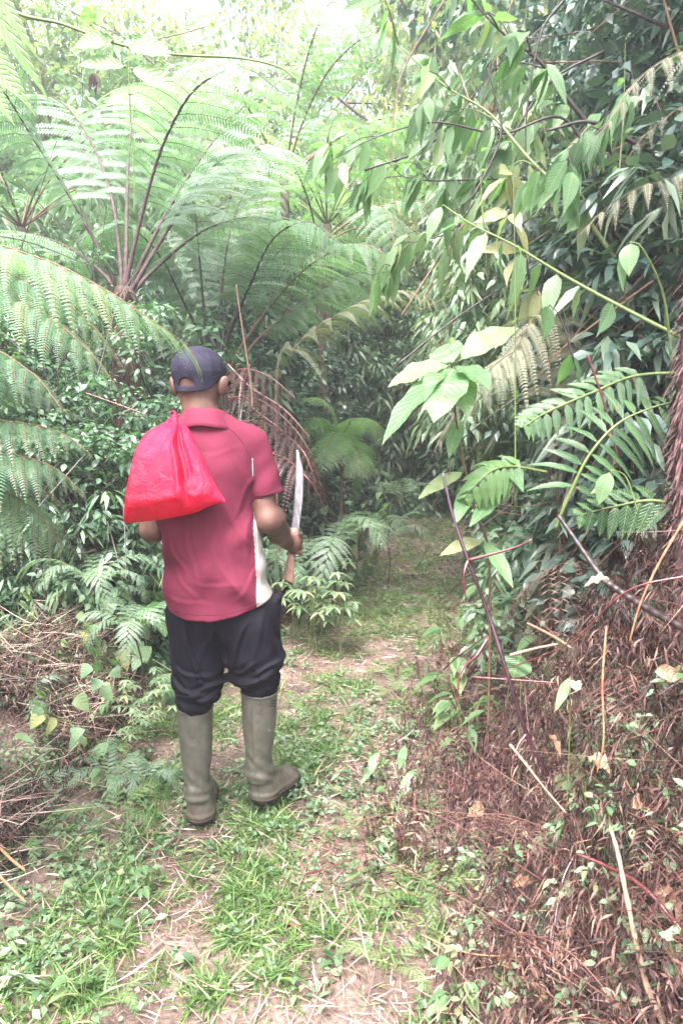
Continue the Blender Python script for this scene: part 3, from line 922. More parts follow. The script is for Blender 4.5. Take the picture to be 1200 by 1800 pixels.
def strap(pts, wd, n=24, fl_=.004):
    g = Geo(); c = crom(pts, n); t_ = nrm(np.gradient(c, axis=0))
    s_ = nrm(np.cross(t_, np.array([.2, 1, .3])))
    w_ = np.interp(np.linspace(0, 1, n), np.linspace(0, 1, len(wd)), wd)
    k = 9
    uu = np.linspace(-1, 1, k)
    V2 = c[:, None] + s_[:, None] * (w_[:, None] * uu)[..., None] + np.cross(t_, s_)[:, None] * (fl_ * np.sin(uu * 7) + 0 * w_[:, None])[..., None]
    V3 = V2 + np.cross(t_, s_)[:, None] * .0015
    i, j = np.meshgrid(np.arange(n - 1), np.arange(k - 1), indexing='ij')
    F = np.stack([i * k + j, i * k + j + 1, (i + 1) * k + j + 1, (i + 1) * k + j], -1).reshape(-1, 4)
    g.add(V2.reshape(-1, 3) - bag_p, F); g.add(V3.reshape(-1, 3) - bag_p, F[:, ::-1])
    return g
for pts, wd in (((W(304, 790, 2.345), W(305, 750, 2.39), W(307, 727, 2.45), W(305, 729, 2.52), W(303, 745, 2.60), W(300, 768, 2.68)), (.014, .013, .008, .012, .016, .014)),
                ((W(325, 780, 2.365), W(321, 752, 2.40), W(317, 733, 2.45), W(315, 734, 2.52), W(310, 750, 2.60), W(304, 768, 2.68)), (.012, .010, .007, .010, .014, .014))):
    o = link('handle', strap(pts, wd).mesh('handle', bag_m), bag)

# ---- machete
mac = empty('machete', tuple(m1_))
tag(mac, 'machete with a long worn steel blade and wooden handle, held upright in the right hand', 'machete')
def plate(outline, Yf, th, bev, mat, name, parent, org):
    """flat outline (photo px) given real thickness, with a bevelled rim"""
    P = np.array([W(x, y, Yf(y)) for x, y in outline])
    cen = P.mean(0); nn = np.array([0, 1.0, 0])
    inn = []
    n_ = len(P)
    for k in range(n_):
        a, b, c = P[k - 1], P[k], P[(k + 1) % n_]
        e1, e2 = nrm(b - a), nrm(c - b)
        nor = nrm(nrm(np.cross(e1, nn)) + nrm(np.cross(e2, nn)))
        q1, q2 = b + nor * bev, b - nor * bev
        inn.append(q1 if np.linalg.norm(q1 - cen) < np.linalg.norm(q2 - cen) else q2)
    inn = np.array(inn)
    rings = [inn + nn * -th / 2, P + nn * -th * .12, P + nn * th * .12, inn + nn * th / 2]
    V = np.vstack(rings + [inn.mean(0)[None] - nn * th / 2, inn.mean(0)[None] + nn * th / 2])
    F = []
    for r_ in range(3):
        for k in range(n_):
            k2 = (k + 1) % n_
            F.append([r_ * n_ + k, r_ * n_ + k2, (r_ + 1) * n_ + k2, (r_ + 1) * n_ + k])
    # paired strips keep long concave outlines clean
    h_ = n_ // 2
    for o_ in (0, 3 * n_):
        for k in range(h_ - 1):
            f_ = [o_ + k, o_ + k + 1, o_ + n_ - 2 - k, o_ + n_ - 1 - k]
            F.append(f_ if o_ else f_[::-1])
    g = Geo(); g.add(V[:-2] - org, F)
    return link(name, g.mesh(name, mat, False), parent)
Yf = lambda y: np.interp(y, [790, 957, 1030], [2.80, 2.722, 2.70])
ys = np.linspace(0, 1, 13)
lft = [(521, 791), (521.3, 800), (521, 815), (520.3, 830), (519.5, 850), (517.8, 880), (515.5, 905), (513.2, 930), (511.5, 950), (511, 960)]
rgt_ = [(522, 791.5), (525.5, 803), (529, 818), (531, 828), (531.2, 850), (530, 880), (527, 905), (524, 930), (522, 950), (521, 960)]
rgt_ = [(x + 2.2, y) for x, y in rgt_]; lft = [(x - .8, y) for x, y in lft]
plate(lft + rgt_[::-1], Yf, .003, .0035, steel_m, 'blade', mac, m1_)
lf = [(511, 928), (510, 942), (509, 958), (506, 975), (502.5, 990), (500, 1005), (498, 1016), (498.5, 1019)]
rt = [(522, 928), (522, 942), (521, 958), (519, 976), (517.5, 990), (516, 1005), (516.5, 1022), (515, 1026)]
plate(lf + rt[::-1], lambda y: Yf(y) , .026, .006, wood_m, 'handle', mac, m1_)
for y in (986, 1004):
    g = Geo(); c = W(511, y, Yf(y) - .0135) - m1_
    tube(g, [c, c + np.array([0, .003, 0])], .0025, 8)
    link('rivet', g.mesh('rivet', steel_m), mac)
# ================================================================== ground
def vnoise(x, y, s, seed=0):
    """smooth value noise"""
    x = np.asarray(x) * s; y = np.asarray(y) * s
    xi, yi = np.floor(x).astype(int), np.floor(y).astype(int)
    xf, yf = x - xi, y - yi
    xf = xf * xf * (3 - 2 * xf); yf = yf * yf * (3 - 2 * yf)
    def h(a, b):
        v = np.sin(a * 127.1 + b * 311.7 + seed * 74.7) * 43758.5453
        return v - np.floor(v)
    return (h(xi, yi) * (1 - xf) + h(xi + 1, yi) * xf) * (1 - yf) + (h(xi, yi + 1) * (1 - xf) + h(xi + 1, yi + 1) * xf) * yf

def xr_(y): return np.interp(y, [0, 1.0, 1.5, 2.5, 3.5, 5, 7, 9, 12, 20], [.25, .20, .20, .32, .56, .82, 1.15, 1.65, 2.9, 6])
def xl_(y): return np.interp(y, [0, 1.5, 2.5, 3.2, 4.3, 5.6, 7, 9, 12, 20], [-1.15, -1.15, -1.15, -1.08, -.66, -.24, .12, .45, 1.6, 4.2])
def gz(x, y, fine=True):
    x = np.asarray(x, float); y = np.asarray(y, float)
    a = x - xr_(y); b = xl_(y) - x
    z = .50 * sstep(0, .9, a) + .35 * sstep(.8, 3.0, a) + .9 * sstep(3, 9, a)
    z = z + .30 * sstep(0, .55, b) + .30 * sstep(.5, 2.2, b) + .9 * sstep(2.5, 8, b)
    z = z + .30 * sstep(6, 10, y) + 2.6 * sstep(12, 24, y) + 6 * sstep(24, 70, np.hypot(x, y))
    off = sstep(.0, .5, a) + sstep(0, .5, b)
    z = z + (.035 + .10 * off) * (vnoise(x, y, 1.6, 1) - .5) + .03 * (vnoise(x, y, 5, 2) - .5)
    if fine:
        z = z + .022 * (vnoise(x, y, 17, 3) - .5) + .012 * (vnoise(x, y, 38, 4) - .5)
    # the raised grassy strip under the heel and worn treads beside it
    z = z * 1.0 - .025 * np.exp(-((x + .55) / .22) ** 2) * (y < 4)
    return z
_gr = gz(np.array([-.53]), np.array([2.5]))[0]
def GZ(x, y): return gz(x, y) - _gr

def axis(lo, hi, d0, c0, c1, grow=1.13):
    a = list(np.arange(c0, c1, d0)); st = d0
    x = a[-1]
    while x < hi: st *= grow; x += st; a.append(x)
    x = a[0]; st = d0
    while x > lo: st *= grow; x -= st; a.insert(0, x)
    return np.array(a)
gx_, gy_ = axis(-240, 240, .035, -2.2, 2.6), axis(-60, 300, .035, .6, 6.5, 1.06)
GXX, GYY = np.meshgrid(gx_, gy_, indexing='ij')
Zt = GZ(GXX, GYY)
i, j = np.meshgrid(np.arange(len(gx_) - 1), np.arange(len(gy_) - 1), indexing='ij')
m_ = len(gy_)
g = Geo()
g.add(np.stack([GXX, GYY, Zt], -1).reshape(-1, 3), np.stack([i * m_ + j, (i + 1) * m_ + j, (i + 1) * m_ + j + 1, i * m_ + j + 1], -1).reshape(-1, 4),
      None, np.clip(.5 + .5 * (vnoise(GXX, GYY, 3, 8) - .5), 0, 1).ravel())
soil_m, n, out = newmat('damp_soil')
tc = N_(n, 'ShaderNodeTexCoord')
n1 = N_(n, 'ShaderNodeTexNoise', Scale=3.0, Detail=10.0, Roughness=.7); n.links.new(tc.outputs['Object'], n1.inputs['Vector'])
n2 = N_(n, 'ShaderNodeTexNoise', Scale=60.0, Detail=6.0); n.links.new(tc.outputs['Object'], n2.inputs['Vector'])
bs = N_(n, 'ShaderNodeBsdfPrincipled', Roughness=.8)
mx = N_(n, 'ShaderNodeMix', data_type='RGBA', blend_type='MULTIPLY'); mx.inputs[0].default_value = .8
n.links.new(ramp(n, n1.outputs[0], [(.32, (.040, .025, .022)), (.5, (.10, .068, .056)), (.68, (.20, .15, .13))]), mx.inputs[6])
n.links.new(ramp(n, n2.outputs[0], [(.35, (.5, .48, .46)), (.65, (1.3, 1.25, 1.2))]), mx.inputs[7])
n.links.new(mx.outputs[2], bs.inputs['Base Color'])
bp = N_(n, 'ShaderNodeBump', Strength=.8, Distance=.02); n.links.new(n2.outputs[0], bp.inputs['Height']); n.links.new(bp.outputs[0], bs.inputs['Normal'])
n.links.new(bs.outputs[0], out.inputs[0])
tag(link('ground', g.mesh('ground', soil_m)), 'damp brown forest soil under the trail', None, None, 'structure')

# ------------------------------------------------------------------ leaf colours
def G3(*c): return [(i / (len(c) - 1), x) for i, x in enumerate(c)]
grass_m = leaf_mat('grass_blade', G3((.03, .085, .010), (.065, .165, .018), (.11, .235, .035), (.26, .25, .11)), .4, .35)
weed_m = leaf_mat('weed_leaf', G3((.035, .10, .02), (.08, .19, .045), (.15, .26, .09), (.24, .26, .08)), .45, .4)
heart_m = leaf_mat('vine_leaf', G3((.05, .14, .035), (.09, .21, .06), (.15, .29, .09), (.30, .34, .07)), .4, .4, vein=5)
fern_m = leaf_mat('fern_leaf', G3((.045, .11, .04), (.08, .17, .06), (.14, .26, .10), (.23, .33, .17)), .38, .4)
nearfern_m = leaf_mat('near_fern_leaf', G3((.05, .13, .045), (.085, .19, .065), (.125, .25, .09), (.19, .29, .09)), .38, .5)
youngfern_m = leaf_mat('young_fern_leaf', G3((.09, .22, .04), (.14, .30, .06), (.18, .34, .08)), .45, .55)
palefern_m = leaf_mat('greyed_fern_leaf', G3((.16, .18, .12), (.24, .25, .18), (.33, .32, .24)), .6, .35)
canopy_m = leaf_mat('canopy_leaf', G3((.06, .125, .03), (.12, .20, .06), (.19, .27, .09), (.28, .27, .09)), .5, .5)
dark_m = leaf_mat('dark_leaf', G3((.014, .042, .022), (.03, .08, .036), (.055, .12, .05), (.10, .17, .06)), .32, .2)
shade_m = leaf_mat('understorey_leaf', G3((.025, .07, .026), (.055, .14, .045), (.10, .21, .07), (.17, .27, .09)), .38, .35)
big_m = leaf_mat('broad_leaf', G3((.035, .11, .03), (.07, .19, .045), (.12, .26, .06), (.34, .36, .12)), .33, .45, vein=12, spots=.8)
gloss_m = leaf_mat('glossy_leaflet', G3((.012, .06, .012), (.025, .10, .018), (.06, .17, .025)), .30, .3, vein=9, spots=.9, spec=.4)
dead_m = leaf_mat('dead_fern_leaf', G3((.008, .003, .004), (.034, .012, .012), (.090, .038, .033), (.23, .145, .12)), .7, .15)
litter_m = leaf_mat('straw', G3((.07, .035, .03), (.20, .125, .105), (.34, .25, .22), (.50, .42, .38)), .7, .1)
deadleaf_m = leaf_mat('dead_broad_leaf', G3((.13, .05, .03), (.24, .13, .09), (.36, .26, .20)), .5, .2, vein=9)
stem_g = surf_mat('green_stem', (.07, .11, .03), (.13, .17, .06), 40, .5, .2, .003)
stem_b = surf_mat('dark_stem', (.014, .010, .012), (.045, .03, .028), 40, .45, .2, .003)
stem_br = surf_mat('brown_stem', (.08, .045, .03), (.17, .10, .065), 50, .7, .4, .005, stretch=(3, 3, .6))
stem_red = surf_mat('reddish_stem', (.05, .010, .016), (.14, .03, .03), 30, .3, .1, .002, spec=.7)
stem_or = surf_mat('orange_stem', (.20, .075, .04), (.32, .15, .08), 40, .6, .3, .003)
stem_tan = surf_mat('tan_stem', (.30, .20, .12), (.48, .36, .25), 40, .6, .3, .003)
purple_m = surf_mat('purple_stem', (.016, .006, .012), (.05, .018, .028), 20, .16, .1, .002, spec=.8)
bark_m = surf_mat('bark', (.03, .022, .018), (.12, .085, .065), 24, .85, .8, .02, stretch=(3, 3, .7))
palebark_m = surf_mat('pale_bark', (.12, .09, .075), (.28, .22, .19), 24, .85, .8, .02, stretch=(3, 3, .7))
fernbark_m = surf_mat('tree_fern_bark', (.035, .022, .018), (.13, .08, .06), 30, .9, .9, .02, stretch=(4, 4, .5))

# ------------------------------------------------------------------ things that lie on or grow from the ground
_SC = 0
def scat(n_, x0, x1, y0, y1, dens=None):
    x = rng.uniform(x0, x1, n_ * 3); y = y0 * (y1 / y0) ** rng.random(n_ * 3)     # denser towards the viewer
    if dens is not None:
        k = rng.random(n_ * 3) < dens(x, y)
        x, y = x[k], y[k]
    x, y = x[:n_], y[:n_]
    return np.stack([x, y, GZ(x, y)], -1)
def rdir(n_, zlo, zhi):
    a = rng.random(n_) * 6.283; z = rng.uniform(zlo, zhi, n_); r_ = np.sqrt(np.maximum(1 - z * z, 0))
    return np.stack([np.cos(a) * r_, np.sin(a) * r_, z], -1)
UP = np.array([0, 0, 1.0])
def on_path(x, y, m=.0): return sstep(-.25 - m, .15 - m, x - xl_(y)) * (1 - sstep(-.15 + m, .3 + m, x - xr_(y)))

# grass in tufts
g = Geo()
def tuft_d(x, y):
    tread = np.exp(-((x + .52 - np.interp(y, [2.5, 5], [0, .45])) / .17) ** 2) + .6 * np.exp(-((x - .02 - np.interp(y, [2.5, 5], [0, .5])) / .13) ** 2)
    return on_path(x, y) * sstep(.43, .54, vnoise(x, y, 3.0, 5)) * (1 - .8 * np.clip(tread, 0, 1)) 
c = scat(1100, -1.6, 1.8, .9, 6.5, tuft_d)
ex = [(x_ + rng.normal(0, 14), y_ + rng.normal(0, 10), Y_) for x_, y_, Y_, k_ in ((440, 1448, 2.5, 7), (470, 1462, 2.44, 8), (400, 1490, 2.35, 5), (450, 1530, 2.22, 8), (420, 1570, 2.1, 9), (470, 1600, 2.02, 9), (430, 1660, 1.9, 9), (480, 1730, 1.75, 9), (370, 1750, 1.7, 7), (250, 1540, 2.18, 5), (180, 1590, 2.05, 6), (200, 1660, 1.9, 6), (140, 1740, 1.72, 7), (300, 1350, 2.85, 8), (270, 1400, 2.68, 6), (520, 1330, 2.95, 8), (560, 1290, 3.1, 8), (395, 1400, 2.72, 4), (310, 1440, 2.55, 3)) for _ in range(k_)]
ex = np.array([W(*e_) for e_ in ex]); ex[:, 2] = GZ(ex[:, 0], ex[:, 1]); c = np.vstack([c, ex])
nb = 26
b0 = np.repeat(c, nb, 0) + np.stack([rng.normal(0, .022, len(c) * nb), rng.normal(0, .022, len(c) * nb), np.zeros(len(c) * nb)], -1)
dd = rdir(len(b0), .25, .95)
s_ = np.repeat(rng.uniform(.55, 1.25, len(c)), nb)
L = rng.uniform(.04, .125, len(b0)) * s_
leaves(g, b0, dd, UP + rdir(len(b0), -.2, .2) * .5, L, rng.uniform(.0018, .0036, len(b0)), 'lance', 4, .3, rng.uniform(.2, 1.1, len(b0)), np.clip(rng.normal(.42, .22, len(b0)) , 0, 1))
c = scat(5600, -1.6, 3.4, 1.1, 14, lambda x, y: on_path(x, y, -.1) * sstep(.30, .55, vnoise(x, y, 2.6, 6)) * np.where(y < 3.3, .2, 1.0) + .5 * on_path(x, y, -.1) * (y > 4.8) * (rng.random(len(x)) < .8))
nb = 7
b0 = np.repeat(c, nb, 0) + rng.normal(0, .02, (len(c) * nb, 3)) * [1, 1, 0]
dd = rdir(len(b0), .3, .95)
leaves(g, b0, dd, UP + rdir(len(b0), -.3, .3), rng.uniform(.02, .065, len(b0)) * (1 + .12 * b0[:, 1]), .0016 + .0004 * b0[:, 1], 'lance', 2, .2, .6, np.clip(rng.normal(.45, .25, len(b0)), 0, 1), flat=True)
tag(link('grass', g.mesh('grass', grass_m)), 'short bright green grass growing in tufts along the trail', None, None, 'stuff')

# small broad weeds
g = Geo()
c = scat(11000, -2.6, 3.0, 1.0, 9, lambda x, y: np.clip(sstep(.35, .6, vnoise(x, y, 2.1, 9)) * (.36 + .64 * (1 - on_path(x, y))) + .05, 0, 1))
nb = 9
hgt = np.repeat(rng.uniform(.01, .07, len(c)) * (1 + 2.0 * (1 - on_path(c[:, 0], c[:, 1]))), nb) * rng.uniform(.3, 1, len(c) * nb)
b0 = np.repeat(c, nb, 0) + rng.normal(0, .016, (len(c) * nb, 3)) * [1, 1, 0]
b0[:, 2] += hgt
leaves(g, b0, rdir(len(b0), -.1, .5), UP + rdir(len(b0), -.3, .3) * .6, rng.uniform(.012, .034, len(b0)) * np.repeat(rng.choice([.8, 1, 1.7], len(c), p=[.4, .4, .2]), nb), rng.uniform(.004, .010, len(b0)) * np.repeat(rng.uniform(.8, 1.5, len(c)), nb), 'ell', 2, .2, .5, np.clip(rng.normal(.5, .22, len(b0)), 0, 1))
tag(link('ground_cover', g.mesh('ground_cover', weed_m)), 'low leafy weeds carpeting the trail edges', None, None, 'stuff')

# straw and dead scraps
g = Geo()
c = scat(24000, -2.2, 2.2, .9, 8, lambda x, y: .25 + .75 * sstep(.3, .6, vnoise(x, y, 2.3, 4)))
c[:, 2] += rng.uniform(.002, .022, len(c))
leaves(g, c, rdir(len(c), -.12, .22), UP + rdir(len(c), -.5, .5), rng.uniform(.03, .17, len(c)) * rng.uniform(.4, 1, len(c)), rng.uniform(.0006, .0028, len(c)), 'strap', 3, .4, rng.normal(0, .35, len(c)), np.clip(rng.normal(.5, .24, len(c)), 0, 1))
c = scat(5000, -2.2, 1.6, .9, 6)
c[:, 2] += .004
leaves(g, c, rdir(len(c), -.1, .3), UP + rdir(len(c), -.5, .5) * .8, rng.uniform(.008, .03, len(c)), rng.uniform(.003, .009, len(c)), 'ell', 2, .4, .6, np.clip(rng.normal(.35, .2, len(c)), 0, 1))
tag(link('leaf_litter', g.mesh('leaf_litter', litter_m)), 'pale cut straw and dead scraps strewn over the trail', None, None, 'stuff')

# ------------------------------------------------------------------ ferns
def add_frond(g, ctrl, npair, plen, pinl, pinw, npl, bare=.22, up=UP, droop=.5, ang=62, kind='pin', seg=2, rr=.010, tint=.5, tv=.12, lmat=0, smat=1, flat=True, curl=0.0, shape=.9, pfold=0.0, jit=.05):
    """rachis along ctrl with pinnae, each pinna with its own pinnules"""
    c = crom(ctrl, 60)
    dl = np.r_[0, np.cumsum(np.linalg.norm(np.diff(c, axis=0), axis=1))]
    tot = dl[-1]
    tube(g, c, np.interp(dl / tot, [0, .3, 1], [rr, rr * .7, rr * .12]), 6, .5, smat)
    T = nrm(np.gradient(c, axis=0))
    tt = bare + (1 - bare) * (np.arange(npair) + .5) / npair
    s_al = np.repeat(tt, 2)
    sg = np.tile([-1.0, 1.0], npair)
    s_al = np.clip(s_al + sg * .25 / npair, 0, .998)
    ix = s_al * tot
    P = np.stack([np.interp(ix, dl, c[:, k]) for k in range(3)], -1)
    Tt = nrm(np.stack([np.interp(ix, dl, T[:, k]) for k in range(3)], -1))
    upv = np.broadcast_to(up, Tt.shape)
    s = nrm(np.cross(Tt, upv))
    nn = nrm(np.cross(s, Tt))
    q = (s_al - bare) / (1 - bare)
    lp = plen * np.clip(np.sin(math.pi * (.16 + .84 * q) ** shape), .02, 1) ** .8 * (1 + rng.normal(0, jit, len(q)))
    a = R(ang) * (1 - .35 * q)
    D = nrm(s * sg[:, None] * np.sin(a)[:, None] + Tt * np.cos(a)[:, None] + rng.normal(0, .05, (len(q), 3)) - nn * 0)
    m = 10
    u = np.linspace(0, 1, m)
    # pinna midribs droop like a wilting arch
    mid = P[:, None] + D[:, None] * (lp[:, None] * u)[..., None]
    mid[..., 2] -= droop * lp[:, None] * u ** 2 
    mid = mid + Tt[:, None] * (curl * lp[:, None] * u ** 2)[..., None]
    Np = len(q)
    # midrib ribbons
    tm = nrm(np.gradient(mid, axis=1))
    sd = nrm(np.cross(tm, np.broadcast_to(nn[:, None], tm.shape)))
    n2_ = np.cross(sd, tm)
    wr = (rr * .16) * (1 - u * .8)
    for off_ in (1,):
        V = np.stack([mid - sd * wr[None, :, None], mid + sd * wr[None, :, None]], 2).reshape(-1, 3)
        i, j = np.meshgrid(np.arange(Np), np.arange(m - 1), indexing='ij')
        b_ = (i * m + j) * 2
        g.add(V, np.stack([b_, b_ + 1, b_ + 3, b_ + 2], -1).reshape(-1, 4), None, .5, smat)
    # pinnules
    k = npl
    v = (np.arange(k) + .6) / k
    fi = v * (m - 1); i0 = np.minimum(fi.astype(int), m - 2); fr_ = (fi - i0)[None, :, None]
    B = mid[:, i0] * (1 - fr_) + mid[:, i0 + 1] * fr_
    TM = nrm(tm[:, i0] * (1 - fr_) + tm[:, i0 + 1] * fr_); SD = sd[:, i0]; NN = n2_[:, i0]
    keep = np.clip(lp / plen, .15, 1)[:, None]
    pw = ({'saw': .66, 'lance': .16}.get(kind, .36) * lp / k)[:, None] if pinw > 0 else 0 * lp[:, None]
    ll = pinl * np.clip(np.sin(math.pi * (.30 + .70 * v) ** 1.0), .06, 1)[None] * keep ** .6
    pt = np.clip(tint + rng.normal(0, tv, (Np, 1)) + rng.normal(0, .04, (Np, k)), 0, 1)
    for sgn in (-1, 1):
        dv = nrm(SD * sgn + TM * .45 - NN * pfold)
        leaves(g, B.reshape(-1, 3), dv.reshape(-1, 3), NN.reshape(-1, 3), ll.ravel(), (pw * (.6 + .4 * ll / pinl)).ravel(), kind, seg, .0 if flat else .15, .25, pt.ravel(), lmat, flat=flat)

def pf(ctrl):
    return [W(*p) for p in ctrl]
# ================================================================== tree ferns
def make_trunk(g, pts, radii, shag=0, mat=0, sides=12):
    pts = crom(pts, 16)
    rad = np.interp(np.linspace(0, 1, 16), np.linspace(0, 1, len(radii)), radii)
    g0 = Geo()
    tube(g0, pts, rad, sides, .5, mat)
    v, f, uv, t, m = g0.arrays()
    v = v + (vnoise(v[:, 0] * 3 + v[:, 1] * 2, v[:, 2], 9, 3)[:, None] - .5) * rad.mean() * .35 * np.array([1, 1, 0])
    g.add(v, f, uv, t, mat)
    if shag:
        i = rng.integers(0, 15, shag)
        fr = rng.random(shag)[:, None]
        b = pts[i] * (1 - fr) + pts[i + 1] * fr
        o = rdir(shag, -.1, .1)
        b = b + o * rad[i][:, None] * .9
        leaves(g, b, nrm(o * .55 + np.array([0, 0, -1.0]) * rng.uniform(.2, 1.1, (shag, 1))), o, rng.uniform(.04, .14, shag) * rad.mean() / .08, rng.uniform(.003, .008, shag) * rad.mean() / .08, 'strap', 3, .3, rng.uniform(-.4, .6, shag), rng.random(shag), mat)

def fern_thing(name, base, label, group=None, cat='fern'):
    e = empty(name, tuple(base))
    return tag(e, label, cat, group)

def frond_part(par, base, ctrl, mats, label=None, **kw):
    g = Geo()
    add_frond(g, [np.asarray(p) - base for p in ctrl], **kw)
    o = link('frond', g.mesh('frond', mats), par)
    if label: o['label'] = label
    return o

# big tree fern on the left
b1 = W(216, 700, 4.6); b1[2] = GZ(b1[0], b1[1])
f1 = fern_thing('tree_fern', b1, 'tall tree fern with brown trunk and huge arching pale green fronds behind the red bag', None, 'tree fern')
g = Geo()
top1 = W(218, 505, 4.6)
make_trunk(g, [b1 - b1 - [0, 0, .1], (W(222, 640, 4.6) - b1), top1 - b1], [.13, .085, .062], 500)
link('trunk', g.mesh('trunk', fernbark_m), f1)
stipe_m = surf_mat('scaly_stipe', (.015, .009, .012), (.085, .05, .045), 60, .8, .6, .004, stretch=(1, 1, .35))
fr1 = [
    [(208, 520, 4.6), (190, 470, 4.55), (135, 365, 4.5), (60, 245, 4.4), (-20, 130, 4.2), (-130, 90, 3.9)],
    [(222, 520, 4.6), (228, 470, 4.6), (262, 330, 4.55), (295, 235, 4.45), (345, 155, 4.25), (425, 120, 3.95), (500, 165, 3.7)],
    [(226, 520, 4.6), (240, 480, 4.65), (290, 380, 4.75), (345, 290, 4.9), (400, 225, 5.0), (480, 190, 5.1)],
    [(228, 520, 4.6), (252, 475, 4.6), (310, 380, 4.7), (360, 308, 4.9), (420, 270, 5.2), (500, 290, 5.6)],
    [(214, 520, 4.6), (212, 460, 4.7), (195, 340, 5.0), (150, 230, 5.4), (90, 170, 5.9), (10, 180, 6.3)],
    [(218, 520, 4.6), (222, 450, 4.7), (225, 300, 5.1), (235, 200, 5.6), (250, 150, 6.2), (280, 170, 6.8)],
    [(210, 520, 4.6), (180, 480, 4.7), (110, 430, 4.9), (20, 410, 5.0), (-70, 450, 5.1)],
    [(226, 525, 4.6), (275, 470, 4.9), (370, 400, 5.3), (470, 385, 5.6), (560, 440, 5.8)],
]
for k, c_ in enumerate(fr1):
    frond_part(f1, b1, pf(c_), [fern_m, stipe_m], npair=18, plen=.62, pinl=.055, pinw=.0115, npl=32, bare=.26, droop=.5, ang=74, rr=.015, tint=.66 - .05 * (k % 3), curl=.1, shape=1.05)

# second tree fern, low crown among dark stalks
b2 = W(385, 700, 5.5); b2[2] = GZ(b2[0], b2[1])
f2 = fern_thing('tree_fern', b2, 'tree fern with long bare brown stalks fanning up right behind the cap', None, 'tree fern')
g = Geo(); top2 = W(388, 668, 5.5)
make_trunk(g, [b2 - b2 - [0, 0, .1], (top2 - b2) * .5, top2 - b2], [.14, .12, .09], 300)
link('trunk', g.mesh('trunk', fernbark_m), f2)
fr2 = [
    [(372, 670, 5.5), (355, 600, 5.4), (318, 520, 5.3), (278, 445, 5.2), (215, 395, 5.0), (130, 420, 4.9)],
    [(378, 670, 5.5), (362, 580, 5.5), (350, 450, 5.5), (338, 345, 5.5), (300, 270, 5.4), (230, 270, 5.3)],
    [(385, 670, 5.5), (385, 570, 5.6), (400, 430, 5.8), (430, 340, 6.0), (490, 290, 6.2)],
    [(395, 670, 5.5), (430, 600, 5.5), (490, 520, 5.45), (560, 455, 5.3), (640, 430, 5.1), (720, 480, 4.9)],
    [(400, 672, 5.5), (450, 600, 5.5), (510, 550, 5.5), (590, 500, 5.4), (660, 470, 5.3)],
    [(390, 670, 5.5), (400, 600, 5.4), (440, 500, 5.2), (480, 420, 5.0), (540, 390, 4.8), (600, 430, 4.6)],
    [(385, 672, 5.6), (410, 560, 6.0), (470, 460, 6.5), (540, 420, 6.9), (620, 430, 7.2)],
    [(376, 670, 5.6), (330, 600, 5.9), (290, 560, 6.1), (240, 560, 6.3)],
    [(380, 670, 5.6), (395, 560, 5.9), (380, 460, 6.2), (350, 400, 6.5), (300, 390, 6.9)],
]
for k, c_ in enumerate(fr2):
    frond_part(f2, b2, pf(c_), [fern_m, stem_br if k in (3, 4) else stem_b], npair=17, plen=.52, pinl=.055, pinw=.011, npl=26, bare=.32, droop=.55, ang=70, rr=.016, tint=.40, curl=.1)
b2b = W(488, 700, 5.0); b2b[2] = GZ(b2b[0], b2b[1])
f2b = fern_thing('tree_fern', b2b, 'single yellowing fern frond arching on a long olive stalk in front of the dark recess', None, 'fern')
frond_part(f2b, b2b, [b2b] + pf([(486, 668, 5.0), (520, 610, 5.0), (575, 565, 4.95), (660, 522, 4.9), (735, 515, 4.8), (800, 560, 4.7)]), [leaf_mat('yellowing_fern', G3((.09, .13, .05), (.14, .18, .07), (.20, .22, .10)), .5, .45), stem_br], npair=22, plen=.48, pinl=.04, pinw=.010, npl=30, bare=.40, droop=.5, ang=70, rr=.013, tint=.5)

# generic tree fern: shared frond meshes turned round the crown
def frond_proto(L, rise, plen, pinl, pinw, npair, npl, mats, droop=.5, tint=.5, bare=.22, rr=.012, hang=.35, kind='pin', seg=2):
    g = Geo()
    pts = [np.array([0, 0, 0]), np.array([L * .22, 0, L * rise * .55]), np.array([L * .5, 0, L * rise * .9]), np.array([L * .8, 0, L * rise * .75]), np.array([L, 0, L * (rise * .75 - hang)])]
    add_frond(g, pts, npair, plen, pinl, pinw, npl, bare=bare, droop=droop, rr=rr, tint=tint, kind=kind, seg=seg)
    return g.mesh('frond', mats)
def crown_fern(name, base, h, protos, nfr, label, group=None, cat='tree fern', trunk_r=.045, scale=1.0, tiltr=(-.25, .35), phase=0.0, shag=150, arc=None):
    e = fern_thing(name, base, label, group, cat)
    if h > 0:
        g = Geo(); make_trunk(g, [(0, 0, -.1), (.03, .02, h * .5), (0, 0, h)], [trunk_r * 1.3, trunk_r, trunk_r * .9], shag)
        link('trunk', g.mesh('trunk', bark_m if trunk_r > .03 else stem_b), e)
    for k in range(nfr):
        o = link('frond', protos[k % len(protos)], e, (0, 0, max(h, 0)))
        a = phase + (k + rng.uniform(-.3, .3)) * 6.283 / nfr if arc is None else phase + arc * (k + rng.uniform(-.25, .25)) / nfr
        o.rotation_euler = (rng.uniform(-.25, .25), rng.uniform(*tiltr) * -1, a)
        s_ = scale * rng.uniform(.8, 1.1)
        o.scale = (s_, s_, s_)
    return e
pr_tree = [frond_proto(2.0, .35, .52, .055, .013, 17, 24, [fern_m, stem_br], .5, t_) for t_ in (.5, .75)]
pr_young = [frond_proto(1.6, .45, .42, .052, .014, 14, 20, [youngfern_m, stem_g], .7, t_) for t_ in (.4, .8)]
pr_small = [frond_proto(.62, .40, .17, .024, .0065, 14, 15, [fern_m, stem_g], .35, t_, rr=.004, bare=.15) for t_ in (.6, .85)]
pr_tiny = [frond_proto(.26, .35, .05, .011, .003, 14, 7, [youngfern_m, stem_g], .2, .5, rr=.002, bare=.1, kind='pin', seg=1)]
